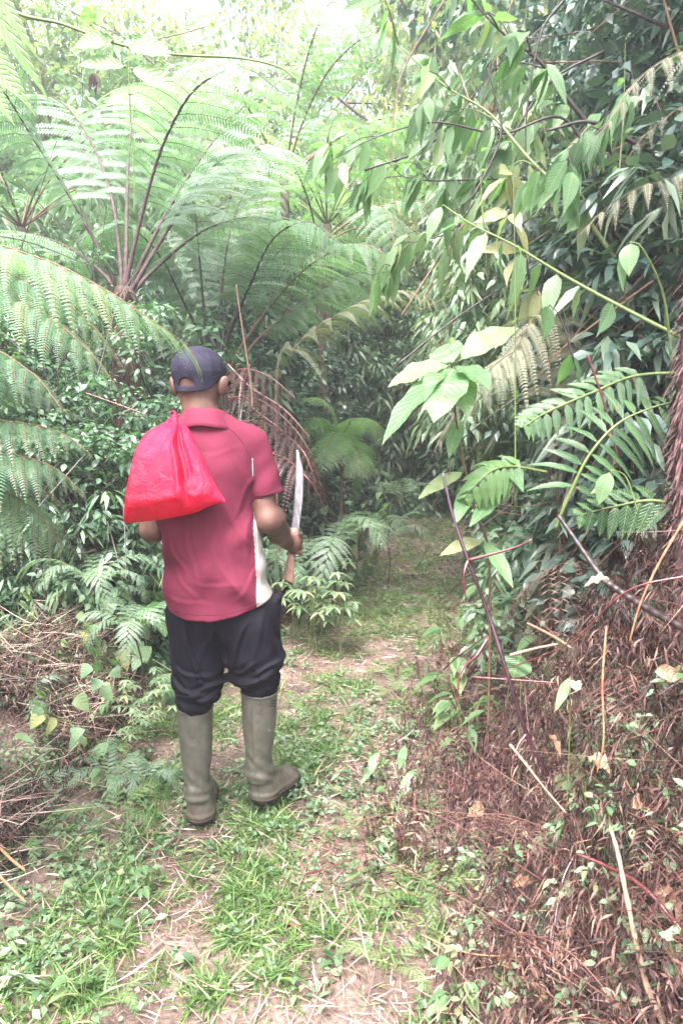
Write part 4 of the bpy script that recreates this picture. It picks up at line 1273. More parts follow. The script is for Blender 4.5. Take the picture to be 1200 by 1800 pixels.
pr_dead = [frond_proto(.9, .1, .24, .042, .006, 18, 16, [dead_m, stem_red], 1.0, t_, rr=.006, bare=.1, hang=.6) for t_ in (.35, .6)]
def at(px, py, Y):
    p = W(px, py, Y); p[2] = GZ(p[0], p[1]); return p
def hgt_at(px, py, Y):
    return W(px, py, Y)[2] - at(px, py, Y)[2]
crown_fern('tree_fern', at(500, 330, 7.6), hgt_at(500, 320, 7.6), pr_tree, 12, 'distant pale tree fern whose fronds spread above and right of the tall one', phase=.3)
crown_fern('tree_fern', at(575, 400, 8.2), hgt_at(575, 395, 8.2), pr_young, 12, 'bright lime green young tree fern in the middle distance', phase=.8)
crown_fern('tree_fern', at(610, 450, 9.6), hgt_at(610, 440, 9.6), pr_young, 11, 'smaller lime green tree fern right of the middle, partly behind hanging leaves', scale=.75)
crown_fern('tree_fern', at(40, 420, 6.8), hgt_at(40, 400, 6.8), pr_tree, 11, 'tree fern with spreading fronds at the far left behind the near fern', phase=.2)
crown_fern('tree_fern', at(560, 350, 7.0), hgt_at(560, 430, 7.0), pr_tree, 10, 'shaded tree fern with drooping crown over the dark recess', phase=1.2, tiltr=(-.5, .1), scale=.85)
# small ferns
for px, py, Y, s_, lab in ((578, 770, 5.4, 1.15, 'fresh green fern with a flat fan of fronds beyond the machete tip'),
                           (505, 730, 4.9, .7, 'small pale fern above the dead brown fronds right of the cap'),
                           (680, 905, 6.4, .75, 'small fern at the left foot of the dark recess beside the trail'),
                           (700, 870, 8.2, .8, 'far small fern where the trail disappears'),
                           (150, 700, 3.6, .6, 'small fern below the tall tree fern trunk'),
                           (225, 800, 3.4, .5, 'small dark fern left of the red bag'),
                           (270, 690, 4.0, .6, 'fern frond tuft between the near fern and the cap')):
    b = at(px, py, Y)
    crown_fern('fern', b, min(max(hgt_at(px, py + 10, Y), 0), .45), pr_small, 8, lab, None, 'fern', trunk_r=.004, scale=s_, phase=rng.random() * 6, shag=0)
for px, py, Y, wh in ((200, 1150, 3.1, 'below the heart leaved vines on the left bank'), (205, 1440, 2.55, 'on the soil left of the left boot'), (50, 1470, 2.35, 'on the dark bank above the orange sticks'), (30, 1340, 2.6, 'at the left edge beside the dark bank'), (130, 1235, 3.0, 'in the dead scraps of the left bank'), (520, 1040, 3.6, 'just under the machete handle'), (690, 1180, 3.8, 'at the right edge of the trail beyond the trousers'), (740, 1160, 4.0, 'farthest along the right trail edge'), (620, 1460, 2.45, 'beside the right boot toe'), (745, 1560, 2.05, 'in the litter at the lower middle right'), (690, 1700, 1.75, 'near the bottom edge right of the grass strip'), (200, 1720, 1.7, 'near the bottom left corner'), (880, 1500, 2.1, 'at the foot of the bracken heap'), (910, 1470, 2.15, 'behind another sprout at the foot of the bracken heap')):
    crown_fern('fern', at(px, py, Y), 0, pr_tiny, int(rng.integers(3, 6)), 'tiny light green fern sprout ' + wh, 'tiny fern sprouts along the trail', 'fern', scale=rng.uniform(.5, .85), phase=rng.random() * 6)
for k in range(18):
    px, Y = rng.uniform(10, 300), rng.uniform(3.7, 4.9)
    crown_fern('fern', at(px, 900, Y), rng.uniform(.0, .5), pr_small, 6, 'small arching fern among the vines on the left bank', 'small ferns among the left bank vines', 'fern', trunk_r=.004, scale=rng.uniform(.35, .65), phase=rng.random() * 6, shag=0)
for k in range(7):
    px, Y = rng.uniform(0, 260), rng.uniform(2.6, 3.3)
    crown_fern('fern', at(px, 900, Y), 0, pr_small, 5, 'low small fern growing out of the dead scraps at the left verge', 'low ferns at the left verge', 'fern', scale=rng.uniform(.25, .45), phase=rng.random() * 6, shag=0)
# flat fan of fresh fronds beyond the machete
fb = at(600, 800, 6.20)
ff = fern_thing('fern', fb, 'fresh light green fern with flat lacy fronds just above the machete tip', None, 'fern')
for c_ in ([(600, 800, 6.20), (590, 770, 6.14), (560, 735, 6.01), (530, 745, 5.81), (515, 790, 5.68)], [(600, 800, 6.20), (598, 760, 6.20), (585, 720, 6.20), (560, 700, 6.20), (525, 700, 6.07)],
           [(600, 800, 6.20), (605, 760, 6.14), (625, 735, 6.01), (655, 745, 5.87), (668, 775, 5.81)], [(600, 800, 6.20), (600, 775, 6.07), (590, 760, 5.81), (575, 790, 5.54), (570, 830, 5.41)], [(600, 800, 6.20), (608, 780, 6.07), (620, 775, 5.81), (632, 800, 5.68), (636, 840, 5.54)]):
    frond_part(ff, fb, pf(c_), [youngfern_m, stem_br], npair=18, plen=.26, pinl=.04, pinw=.01, npl=16, bare=.12, droop=.45, ang=68, rr=.005, tint=.35)
g = Geo(); tube(g, [fb * 0, W(600, 800, 6.20) - fb], [.02, .012], 7); link('stem', g.mesh('stem', stem_br), ff)
# dead hanging fronds behind the shoulder
e = fern_thing('dead_fern', at(470, 690, 4.6), 'dead reddish brown fern with hanging fronds behind the right shoulder', None, 'fern')
eb = np.array(e.location)
for k, c_ in enumerate(([(400, 640, 4.7), (440, 680, 4.6), (500, 720, 4.5), (545, 770, 4.4)], [(400, 700, 4.7), (450, 700, 4.6), (510, 745, 4.5), (550, 800, 4.4)], [(410, 740, 4.7), (470, 745, 4.6), (530, 790, 4.4), (555, 850, 4.3)], [(430, 790, 4.5), (490, 800, 4.4), (540, 840, 4.2), (570, 890, 4.2)], [(380, 690, 4.8), (420, 650, 4.7), (470, 660, 4.6), (520, 700, 4.5)])):
    frond_part(e, eb, pf(c_), [dead_m, stem_red], npair=13, plen=.24, pinl=.022, pinw=.004, npl=22, bare=.05, droop=1.4, ang=75, rr=.008, tint=.3)

# ------------------------------------------------------------------ near fern on the left
bn = np.array([-1.75, 1.9, 0.0]); bn[2] = GZ(bn[0], bn[1])
fn = fern_thing('fern', bn, 'large bright fern leaning in from the left edge in front of everything', None, 'fern')
nearf = [
    ([(-420, 660, 1.9), (-250, 520, 1.8), (-60, 470, 1.66), (60, 500, 1.6), (150, 560, 1.56), (215, 640, 1.55)], .24, .6, .6),
    ([(-420, 900, 2.0), (-200, 820, 1.9), (-60, 820, 1.85), (60, 850, 1.8), (130, 905, 1.8)], .20, .8, .4),
    ([(-420, 800, 2.1), (-200, 700, 2.0), (-60, 660, 1.95), (60, 690, 1.9), (140, 735, 1.9)], .22, .7, .5),
    ([(-420, 700, 1.9), (-250, 500, 1.8), (-60, 430, 1.72), (60, 450, 1.66), (170, 500, 1.62), (270, 565, 1.6), (335, 615, 1.62), (355, 665, 1.63)], .30, .55, .8),
    ([(-420, 760, 1.9), (-220, 560, 1.7), (-60, 500, 1.6), (60, 540, 1.55), (150, 610, 1.5), (205, 680, 1.5)], .26, .6, .7),
    ([(-420, 800, 1.9), (-200, 640, 1.6), (-60, 600, 1.5), (50, 650, 1.45), (110, 720, 1.42)], .24, .7, .4),
    ([(-420, 900, 1.9), (-200, 760, 1.7), (-60, 738, 1.6), (50, 745, 1.55), (115, 765, 1.52), (162, 800, 1.52)], .25, .75, .5),
    ([(-420, 950, 1.9), (-200, 830, 1.7), (-60, 800, 1.6), (30, 800, 1.55), (100, 825, 1.52), (150, 870, 1.52)], .25, .8, .5),
    ([(-420, 980, 1.9), (-200, 880, 1.8), (-60, 850, 1.75), (40, 880, 1.7), (95, 940, 1.68), (110, 1010, 1.68)], .27, .8, .7),
    ([(-420, 640, 1.9), (-250, 420, 1.9), (-80, 400, 1.9), (60, 470, 1.9), (190, 560, 1.85)], .26, .6, .8),
]
for c_, pl, dr, ti in nearf:
    frond_part(fn, bn, [bn] + pf(c_), [nearfern_m, stem_br], npair=40, plen=pl * .95, pinl=.038, pinw=.0056, npl=24, bare=.36, droop=dr, ang=66, kind='saw', seg=7, rr=.0065, tint=ti, tv=.13, shape=1.1, pfold=.15, jit=.12)

# ------------------------------------------------------------------ branches with hanging leaves
def leafy(name, ctrl, label, cat, n_l, L, Wd, mats, stem_r=.006, hang=.8, kind='drip', seg=7, pairs=False, group=None, t0=.15, twigs=0, tint=None, spread=.5, droop=.5, Y=None, fold=.22):
    P = pf(ctrl) if Y is None else [W(a, b, Y) for a, b in ctrl]
    base = P[0]
    e = tag(empty(name, tuple(base)), label, cat, group)
    c = crom(P, 40)
    g = Geo()
    tube(g, c - base, np.linspace(stem_r, stem_r * .25, 40), 7)
    bases = [c[int((t0 + (1 - t0) * t_) * 39)] for t_ in np.linspace(0, 1, n_l)]
    dirs = []
    T = nrm(np.gradient(c, axis=0))
    out_b = []
    for k, b in enumerate(bases):
        i_ = int((t0 + (1 - t0) * k / max(n_l - 1, 1)) * 39)
        s_ = nrm(np.cross(T[i_], UP)) * (1 if k % 2 else -1)
        if twigs:
            L_t = rng.uniform(.4, 1.0) * twigs
            tip = b + nrm(s_ * .5 + T[i_] * .8 + rng.normal(0, .35, 3)) * L_t
            mid = (b + tip) / 2 + np.array([0, 0, .03])
            cc_ = crom([b, mid, tip], 8)
            tube(g, cc_ - base, np.linspace(stem_r * .35, stem_r * .15, 8), 5)
            for q in range(5):
                out_b.append(cc_[2 + q]); dirs.append(nrm(s_ * rng.uniform(-.6, .6) + T[i_] * .5 - UP * hang + rng.normal(0, .3, 3)))
        else:
            for q in (1, -1) if pairs else (1,):
                out_b.append(b); dirs.append(nrm(s_ * q * spread + T[i_] * .35 - UP * hang + rng.normal(0, .18, 3)))
    link('stem', g.mesh('stem', mats[1]), e)
    out_b = np.array(out_b); dirs = np.array(dirs)
    pet = out_b + dirs * .012
    g = Geo()
    for a, b in zip(out_b, pet): tube(g, [a - base, b - base], .0012, 4, .5, 1)
    nl = len(out_b)
    nv_ = nrm(rdir(nl, .1, .9) + np.array([0, -.7, .3]))
    leaves(g, pet - base, dirs, nv_, L * rng.uniform(.65, 1.15, nl), Wd * rng.uniform(.8, 1.15, nl), kind, seg, fold, droop * rng.uniform(.2, 1.3, nl), (np.clip(rng.normal(.45, .2, nl), 0, .85) if tint is None else np.clip(rng.normal(tint, .1, nl), 0, 1)), 0, wave=.10)
    link('foliage', g.mesh('foliage', [mats[0], mats[1]]), e)
    return e
bm = [big_m, stem_g]; bmd = [big_m, stem_b]
leafy('branch', [(1230, 610, 2.5), (1130, 560, 2.55), (1000, 490, 2.65), (900, 430, 2.7), (830, 395, 2.75), (778, 360, 2.8)], 'thick pale green stem slanting across the right side with large hanging leaves', 'branch', 11, .17, .030, bm, .0085, .9, t0=.3)
leafy('branch', [(1100, 480, 2.9), (1010, 360, 2.95), (930, 280, 3.0), (860, 200, 3.1), (780, 150, 3.15), (700, 80, 3.2)], 'long green stem rising to the upper middle with pairs of drooping leaves', 'branch', 9, .17, .030, bm, .010, .9, twigs=.28)
leafy('branch', [(1130, 330, 3.2), (1010, 190, 3.2), (950, 110, 3.2), (880, 55, 3.2), (820, -10, 3.2)], 'dark woody branch crossing the top right with hanging leaves', 'branch', 9, .17, .030, bmd, .013, .9, twigs=.3)
leafy('branch', [(1080, 420, 3.1), (980, 425, 3.1), (880, 470, 3.1), (740, 245, 3.1)][:1] + [(1000, 215, 3.1), (880, 235, 3.1), (760, 215, 3.1), (640, 250, 3.1), (585, 290, 3.1)], 'slim dark branch reaching left with leaves hanging over the middle', 'branch', 8, .15, .027, bmd, .007, .9, twigs=.22)
leafy('branch', [(1060, 330, 3.3), (960, 318, 3.3), (860, 315, 3.3), (760, 318, 3.3), (690, 310, 3.3), (650, 330, 3.35)], 'straight thin dark twig running level with large leaves below it', 'branch', 8, .16, .029, bmd, .006, .95, twigs=.2)
leafy('branch', [(1060, 90, 3.5), (960, 150, 3.5), (870, 290, 3.5), (800, 400, 3.5), (720, 430, 3.5), (690, 470, 3.5)], 'drooping branch with yellow and green leaves over the middle', 'branch', 9, .17, .031, bmd, .007, .95, twigs=.25, tint=.7)
leafy('branch', [(960, 560, 3.0), (930, 480, 3.0), (900, 400, 3.0), (900, 330, 3.0)], 'upright twig with pale yellow hanging leaves in the right middle', 'branch', 4, .19, .034, bmd, .006, .95, twigs=.12, tint=.95)
leafy('branch', [(1120, 140, 2.8), (1080, 200, 2.75), (1020, 260, 2.7), (960, 300, 2.7)], 'short branch with dull green leaves at the upper right', 'branch', 6, .15, .03, bmd, .006, .9, twigs=.15, tint=.3)
leafy('branch', [(1010, 640, 2.5), (985, 560, 2.5), (965, 535, 2.5)], 'two big quilted leaves hanging from a dark twig above the glossy leaflets', 'branch', 2, .14, .032, bmd, .004, 1.0, pairs=True, tint=.35)
leafy('branch', [(1180, 640, 2.3), (1165, 520, 2.25), (1130, 440, 2.2), (1108, 424, 2.2)], 'twig ending in a bright pair of oval leaves at the right edge', 'branch', 1, .115, .030, bm, .005, 1.0, kind='ell', pairs=True, t0=1.0, tint=.6)
leafy('branch', [(1120, 900, 2.0), (1100, 840, 2.0), (1075, 825, 2.0)], 'pair of speckled yellow green leaves hanging in front of the glossy leaflets', 'branch', 1, .105, .022, bm, .003, 1.0, kind='ell', pairs=True, t0=1.0, tint=.82)
for ctrl, lab in (([(905, 900, 2.6), (905, 700, 2.6), (905, 500, 2.6), (900, 250, 2.6)][:4], 'very thin upright green climber stem in the right middle'),
                  ([(850, 410, 2.8), (845, 330, 2.8), (842, 270, 2.8)], 'short slim green shoot standing on the slanting stem'),
                  ([(1085, 330, 2.7), (1095, 200, 2.7), (1098, 75, 2.7)], 'slim green shoot rising at the upper right')):
    leafy('shoot', ctrl, lab, 'shoot', 5, .05, .012, bm, .0035, .2, kind='ell', seg=4, tint=.5)
# bare criss-cross twigs in the upper right
tw = 0
for ctrl, r_, mt, lab in (([(780, 0, 3.0), (700, 150, 3.0), (690, 330, 3.0), (720, 420, 3.0)], .004, stem_br, 'hair thin brown twig hanging down the upper middle'),
                      ([(900, 0, 3.4), (870, 100, 3.4), (820, 280, 3.4), (780, 520, 3.4)], .004, stem_br, 'thin pale twig crossing the hanging leaves'),
                      ([(990, 0, 3.1), (950, 60, 3.1), (925, 200, 3.1), (925, 330, 3.1)], .006, stem_b, 'black twig dropping from the top right'),
                      ([(640, 300, 3.2), (760, 250, 3.2), (870, 120, 3.2), (960, 40, 3.2)], .005, stem_b, 'black twig rising from the middle to the top right'),
                      ([(1200, 290, 2.9), (1130, 260, 2.9), (1040, 215, 2.9), (960, 230, 2.9)], .012, stem_b, 'thick black bough in the shade at the upper right'),
                      ([(1200, 60, 3.4), (1130, 30, 3.4), (1060, 0, 3.4)], .012, stem_b, 'black bough in the top right corner'),
                      ([(700, 640, 3.0), (800, 560, 3.1), (920, 480, 3.1), (1000, 420, 3.1)], .005, stem_b, 'thin black twig between pale leaves and the slanting stem'),
                      ([(830, 350, 3.0), (880, 235, 3.0), (860, 130, 3.0), (870, 95, 3.0)], .006, stem_b, 'forked dark twig near the long green stem')):
    P = pf(ctrl); g = Geo(); tube(g, crom(P, 30) - P[0], np.linspace(r_, r_ * .4, 30) * (1 + .2 * np.sin(np.arange(30) * 2.1)), 6)
    tag(link('twig', g.mesh('twig', mt), None, tuple(P[0])), lab, 'twig')

# sapling with big quilted leaves
sp_b = at(862, 1130, 2.75)
sap = tag(empty('sapling', tuple(sp_b)), 'sapling with a rosette of large quilted light green leaves on a thin dark stem', 'sapling')
c = crom([sp_b] + pf([(860, 1000, 2.7), (835, 900, 2.65), (812, 800, 2.6), (799, 720, 2.55), (799, 652, 2.55)]), 40)
g = Geo(); tube(g, c - sp_b, np.linspace(.0052, .0035, 40), 8)
link('stem', g.mesh('stem', stem_br), sap)
def bigleaf(par, org, a, b, wd, tint, nv=(0, -.6, .8), kind='ell', dr=.25, mat=None, seg=12):
    g = Geo(); A, B = np.asarray(a, float), np.asarray(b, float)
    tube(g, [A - org, A + (B - A) * .06 - org], .0022, 5, .5, 1)
    leaves(g, (A + (B - A) * .05 - org)[None], (B - A)[None], np.array([nv], float), np.linalg.norm(B - A), wd, kind, seg, .22, dr, tint, 0, wave=.12)
    return link('leaf', g.mesh('leaf', [mat or big_m, stem_g]), par)
tp = c[-1]
for (x1, y1, Y1), wd, ti, nv in (((770, 700, 2.35), .062, .42, (-.2, -.9, .4)), ((703, 655, 2.5), .045, .75, (-.1, -.5, .8)), ((690, 722, 2.35), .045, .3, (-.5, -.5, .8)),
                                 ((890, 568, 2.6), .048, .72, (.2, -.4, .8)), ((850, 660, 2.4), .045, .32, (.1, -.4, .9)), ((820, 705, 2.45), .040, .7, (0, -.8, .5)),
                                 ((812, 590, 2.75), .04, .8, (.2, -.9, .2)), ((775, 605, 2.65), .05, .4, (-.3, -.8, .5))):
    st = tp + (W(x1, y1, Y1) - tp) * .08 + np.array([0, 0, .02])
    bigleaf(sap, sp_b, st, W(x1, y1, Y1) + (W(x1, y1, Y1) - st) * .18, wd * 1.25, ti, nv)
for k, (x1, y1, x2, y2, Y1, ti) in enumerate(((808, 735, 790, 790, 2.5, .6), (815, 830, 740, 858, 2.5, .8), (850, 950, 780, 960, 2.5, .9), (848, 950, 900, 1010, 2.4, .5), (830, 850, 800, 905, 2.45, .4), (880, 870, 830, 905, 2.45, .4), (880, 800, 920, 850, 2.5, .3))):
    bigleaf(sap, sp_b, W(x1, y1, 2.6), W(x2, y2, Y1), .030, ti)

# glossy pinnate fronds on the right
def pinnate(ctrl, label, nl, L, Wd, twist=0.0, base=None, tint=.5, hang=.55, sidev=None):
    P = pf(ctrl); b = P[0] if base is None else base
    e = tag(empty('palm_fern', tuple(b)), label, 'fern')
    c = crom(([b] if base is not None else []) + P, 50)
    g = Geo(); tube(g, c - b, np.linspace(.006, .002, 50), 7)
    link('rachis', g.mesh('rachis', stem_g), e)
    T = nrm(np.gradient(c, axis=0))
    for k in range(nl):
        f_ = .25 + .74 * k / (nl - 1); i_ = int(f_ * 49)
        env_ = math.sin(math.pi * (.25 + .7 * f_)) ** .5
        s0 = nrm(np.cross(T[i_], np.array([0, -1.0, .5]))) if sidev is None else np.asarray(sidev)
        for sg in (-1, 1):
            dv = nrm(s0 * sg * .95 + T[i_] * .45 - UP * hang * .5 + rng.normal(0, .06, 3))
            g = Geo()
            leaves(g, (c[i_] - b)[None], dv[None], np.array([[0, -1.0, .7]]) + rng.normal(0, .2, (1, 3)), L * env_ * rng.uniform(.85, 1.1), Wd, 'strap' if k < nl - 2 else 'lance', 9, .25, .5 * hang, np.clip(tint + rng.normal(0, .2), 0, 1), 0, wave=.15)
            link('leaflet', g.mesh('leaflet', gloss_m), e)
    return e
pinnate([(975, 930, 2.15), (1000, 870, 2.12), (1035, 800, 2.1), (1085, 745, 2.1), (1150, 715, 2.12), (1215, 700, 2.2)], 'glossy dark green fern with strap shaped leaflets arching at the right', 14, .15, .0115, hang=.9, tint=.35)
pinnate([(1230, 655, 2.5), (1120, 660, 2.4), (1040, 690, 2.3), (960, 725, 2.25), (920, 750, 2.2)], 'glossy fern frond shining pale above the strap leaflet fern', 14, .10, .013, tint=.5)
pinnate([(960, 830, 2.6), (900, 820, 2.55), (860, 830, 2.5), (820, 870, 2.5)], 'yellow green fern frond hanging beside the sapling stem', 8, .11, .016, tint=1.0, hang=1.1)
pinnate([(1240, 900, 1.9), (1150, 880, 2.0), (1080, 890, 2.05), (1020, 905, 2.1)], 'dark ribbed fern frond lying behind the glossy leaflets', 8, .11, .018, tint=.1)

# greyed feathery fronds
for base_, fl, lab in ((at(1010, 800, 3.1), [[(960, 600, 3.0), (900, 620, 2.9), (850, 660, 2.8), (800, 730, 2.75), (760, 800, 2.7)], [(980, 570, 3.1), (930, 590, 3.0), (880, 650, 2.9), (850, 720, 2.85)]], 'greyish feathery fern frond hanging behind the sapling'),
                       (at(1230, 800, 2.9), [[(1260, 330, 2.8), (1200, 310, 2.7), (1120, 330, 2.6), (1060, 370, 2.55), (1010, 420, 2.5)]], 'greyish feathery fern frond reaching in at the right edge'),
                       (at(1280, 700, 3.0), [[(1300, 120, 2.8), (1210, 90, 2.7), (1130, 130, 2.6), (1080, 200, 2.55), (1050, 240, 2.5)], [(1290, 200, 2.9), (1220, 180, 2.8), (1150, 220, 2.75), (1100, 280, 2.7)]], 'pale feathery fern fronds in the upper right corner')):
    e = fern_thing('fern', base_, lab)
    for c_ in fl:
        frond_part(e, base_, [base_ + np.array([0, 0, 0.0])] + pf(c_), [palefern_m, stem_br], npair=20, plen=.24, pinl=.028, pinw=.0042, npl=24, bare=.45, droop=.7, ang=62, kind='saw', seg=5, rr=.006, tint=.5, tv=.15)

# shaggy trunk at the right edge with dark crown above
b5 = np.array([1.02, 1.95, 0.0]); b5[0] = W(1222, 700, 1.95)[0]; b5[2] = GZ(b5[0], b5[1])
e = fern_thing('tree_fern', b5, 'dark shaggy tree fern trunk at the right edge', None, 'tree fern')
g = Geo(); make_trunk(g, [(.12, 0, -.1), (.0, 0, .8), (-.015, 0, 1.25), (.03, 0, 1.8), (.2, .1, 3.0)], [.06, .040, .036, .04, .05], 2600)
link('trunk', g.mesh('trunk', surf_mat('shaggy_fibre', (.035, .015, .02), (.13, .07, .065), 40, .9, .8, .01)), e)
for k in range(7):
    o = link('frond', pr_tree[0], e, (.2, .1, 2.98)); o.rotation_euler = (rng.uniform(-.2, .2), rng.uniform(-.5, -.2), k * .9); o.scale = (.8, .8, .8)

# vine across the top left
vb = W(-60, -40, 1.35)
vine = tag(empty('vine', tuple(vb)), 'light green vine with paired long leaves arching across the top left corner', 'vine')
g = Geo(); c = crom([vb] + pf([(30, 22, 1.33), (110, 42, 1.32), (200, 75, 1.3), (300, 95, 1.28), (420, 102, 1.27), (490, 118, 1.27), (520, 140, 1.27)]), 50)
tube(g, c - vb, np.linspace(.0035, .0012, 50), 7)
link('stem', g.mesh('stem', stem_g), vine)
vleaf = leaf_mat('pale_vine_leaf', G3((.12, .24, .05), (.19, .34, .09)), .4, .5, vein=8)
for (x0, y0, x1, y1, wd, ti, nv) in ((200, 72, 132, 68, .0145, .3, (0, -.7, .9)), (222, 82, 298, 78, .0145, .5, (0, -.9, .6)), (222, 118, 140, 98, .012, .6, (0, -.8, .8)), (230, 120, 305, 142, .014, .6, (0, -.8, .8)),
                                     (228, 165, 188, 175, .010, .4, (0, -.8, .8)), (230, 165, 262, 190, .010, .5, (0, -.9, .5)), (160, 45, 150, 10, .010, .8, (0, -1, 0)), (165, 40, 185, 15, .01, .7, (0, -1, .3)),
                                     (445, 103, 470, 118, .008, .4, (0, -1, .3)), (440, 135, 462, 152, .008, .9, (0, -1, .3)), (440, 100, 432, 122, .008, .3, (0, -1, .3))):
    bigleaf(vine, vb, W(x0, y0, 1.29), W(x1, y1, 1.27), wd * 1.25, ti, (nv[0], -1, .35), 'ell', .3, vleaf, 10)
g = Geo(); tube(g, crom(pf([(226, 84, 1.29), (228, 170, 1.29), (236, 300, 1.3), (236, 380, 1.3)]), 20) - vb, .0010, 5); link('tendril', g.mesh('tendril', stem_g), vine)
v2b = W(-90, -60, 1.15)
v2 = tag(empty('vine', tuple(v2b)), 'long narrow drooping leaves hanging in the top left corner', 'vine')
g = Geo(); tube(g, crom([v2b] + pf([(-40, -10, 1.15), (-10, 60, 1.15), (-15, 150, 1.16)]), 16) - v2b, .0025, 6); link('stem', g.mesh('stem', stem_g), v2)
for (x0, y0, x1, y1) in ((-20, 0, 62, 130), (-15, -30, 45, 60), (-15, 80, 42, 165), (-30, 100, 30, 150), (-20, 140, 10, 192)):
    bigleaf(v2, v2b, W(x0, y0, 1.15), W(x1, y1, 1.12), .0125, .5, (-.5, -.8, .5), 'lance', .45, vleaf, 10)
# ================================================================== understorey, heaps and trees
def clusters(cen, n_l, sp, L, Wd, kind='ell', seg=2, flat=False, tint=.45, tv=.2, down=.25, mat=0, g=None, fold=.2, droop=.5, tz=0.0):
    """leaf clusters round twig ends"""
    N = len(cen)
    b = np.repeat(cen, n_l, 0)
    d = rdir(len(b), -.55, .65)
    d[:, 2] -= down
    d = nrm(d)
    b = b + d * rng.uniform(.1, 1, (len(b), 1)) * sp
    tc_ = np.repeat(rng.normal(0, tv * .7, N), n_l) + rng.normal(0, tv * .6, len(b)) + tint
    leaves(g, b, d, UP + rdir(len(b), -.4, .4) * .7, L * rng.uniform(.6, 1.2, len(b)), Wd * rng.uniform(.7, 1.2, len(b)), kind, seg, fold, droop * rng.uniform(.3, 1.4, len(b)), np.clip(tc_, 0, 1), mat, flat=flat)

def mass(name, label, n_c, sampler, n_l, sp, L, Wd, mat, twig_m=stem_b, twigs=.35, **kw):
    g = Geo()
    c = sampler(n_c)
    clusters(c, n_l, sp, L, Wd, g=g, **kw)
    k2 = dict(kw); t0_ = k2.pop('tint', .5)
    lo_, hi_ = c.min(0), c.max(0)
    h1 = vnoise(c[:, 0], c[:, 1] + c[:, 2], .9, 41)
    a_ = c[(h1 > .55)] + rng.normal(0, .05, ((h1 > .55).sum(), 3))
    if len(a_): clusters(a_[::2], n_l, sp * 1.2, L * 1.7, Wd * .75, g=g, tint=min(t0_ + .3, 1), **{**k2, 'kind': 'lance', 'down': .9, 'seg': 3, 'flat': False})
    b_ = c[(h1 < .42)] + rng.normal(0, .05, ((h1 < .42).sum(), 3))
    if len(b_): clusters(b_[::2], n_l * 2, sp * 1.3, L * .45, Wd * .6, g=g, tint=min(t0_ + .2, 1), **k2)
    e_ = c[rng.random(len(c)) < .03]
    if len(e_): clusters(e_, 4, .04, L * 1.3, Wd * .7, g=g, tint=.5, kind='lance', seg=3, down=1.5, mat=2)
    # stems, lianas and bare twigs threading through it
    for p_ in c[rng.random(len(c)) < .035]:
        d_ = nrm(rng.normal(0, 1, 3) * [1, .6, .9] + [0, 0, .5]); L_ = rng.uniform(.5, 1.6)
        tube(g, crom([p_ - d_ * L_ * .5, p_ + rng.normal(0, .09, 3), p_ + d_ * L_ * .5], 9), np.linspace(1, .4, 9) * rng.choice([.003, .004, .006, .009], p=[.4, .3, .2, .1]), 5, .5, 1, False)
    k = rng.random(len(c)) < twigs
    ct = c[k]
    if len(ct):
        z0 = GZ(ct[:, 0], ct[:, 1])
        d = nrm(rdir(len(ct), -.9, -.1) - UP * .5)
        leaves(g, ct, d, rdir(len(ct), -.3, .3), rng.uniform(.2, .7, len(ct)), .004, 'strap', 4, .9, rng.uniform(-.2, .2, len(ct)), rng.random(len(ct)), 1)
    return tag(link(name, g.mesh(name, [mat, twig_m, dead_m])), label, None, None, 'stuff')

def box_s(x0, x1, y0, y1, z0, z1, seed=1, thr=.35, path=True, sc=1.3, ray=None):
    """points between heights above the ground, clumped, kept off the trail"""
    def f(n_):
        out = []
        tot = 0
        while tot < n_:
            x = rng.uniform(x0, x1, n_ * 2); y = rng.uniform(y0, y1, n_ * 2); h = rng.uniform(0, 1, n_ * 2) ** 1.2
            top = z1 * (.55 + .9 * vnoise(x, y, sc, seed))
            k = rng.random(n_ * 2) < sstep(thr - .2, thr + .15, vnoise(x + h * 2, y - h * 1.3, sc * 1.7, seed + 2))
            if ray is not None: k &= x > ray * y
            if path:
                k &= ((x > xr_(y) + .12 + h * .1) | (x < xl_(y) - .10 - h * .1))
            p = np.stack([x, y, GZ(x, y) + z0 + h * (top - z0)], -1)[k]
            out.append(p); tot += len(p)
        return np.vstack(out)[:n_]
    return f
# left bank behind the man
mass('undergrowth', 'low leafy undergrowth on the left bank', 3000, box_s(-3.6, .5, 3.9, 8.0, .02, .46, 3), 9, .06, .060, .018, shade_m, down=.2, seg=3, tint=.55)
mass('undergrowth', 'taller shaded undergrowth behind the left bank', 3400, box_s(-6.5, .4, 4.8, 9.5, .1, 1.7, 5), 11, .12, .08, .021, shade_m, seg=2, tint=.4)
mass('undergrowth', 'mid green shrubs closing off the end of the trail', 4600, box_s(-1.6, 5.5, 9.2, 12.5, .0, 3.4, 7), 12, .13, .11, .026, shade_m, seg=2, tint=.45)
mass('undergrowth', 'leafy undergrowth right of the trail', 2600, box_s(.6, 4.2, 3.4, 9, .05, 1.3, 9), 10, .08, .075, .019, shade_m, seg=3, tint=.6)
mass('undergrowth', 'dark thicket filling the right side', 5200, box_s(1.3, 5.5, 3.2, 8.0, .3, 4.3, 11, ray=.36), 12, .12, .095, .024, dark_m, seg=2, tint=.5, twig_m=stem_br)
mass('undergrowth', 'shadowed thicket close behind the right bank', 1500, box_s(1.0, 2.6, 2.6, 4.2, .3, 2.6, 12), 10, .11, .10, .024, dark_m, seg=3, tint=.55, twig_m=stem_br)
mass('undergrowth', 'lighter foliage hanging over the far side of the trail', 3000, box_s(.9, 4.8, 6.5, 10.5, .9, 4.2, 13, path=False, thr=.45, ray=.2), 11, .12, .10, .024, canopy_m, seg=2, tint=.45, down=.6)
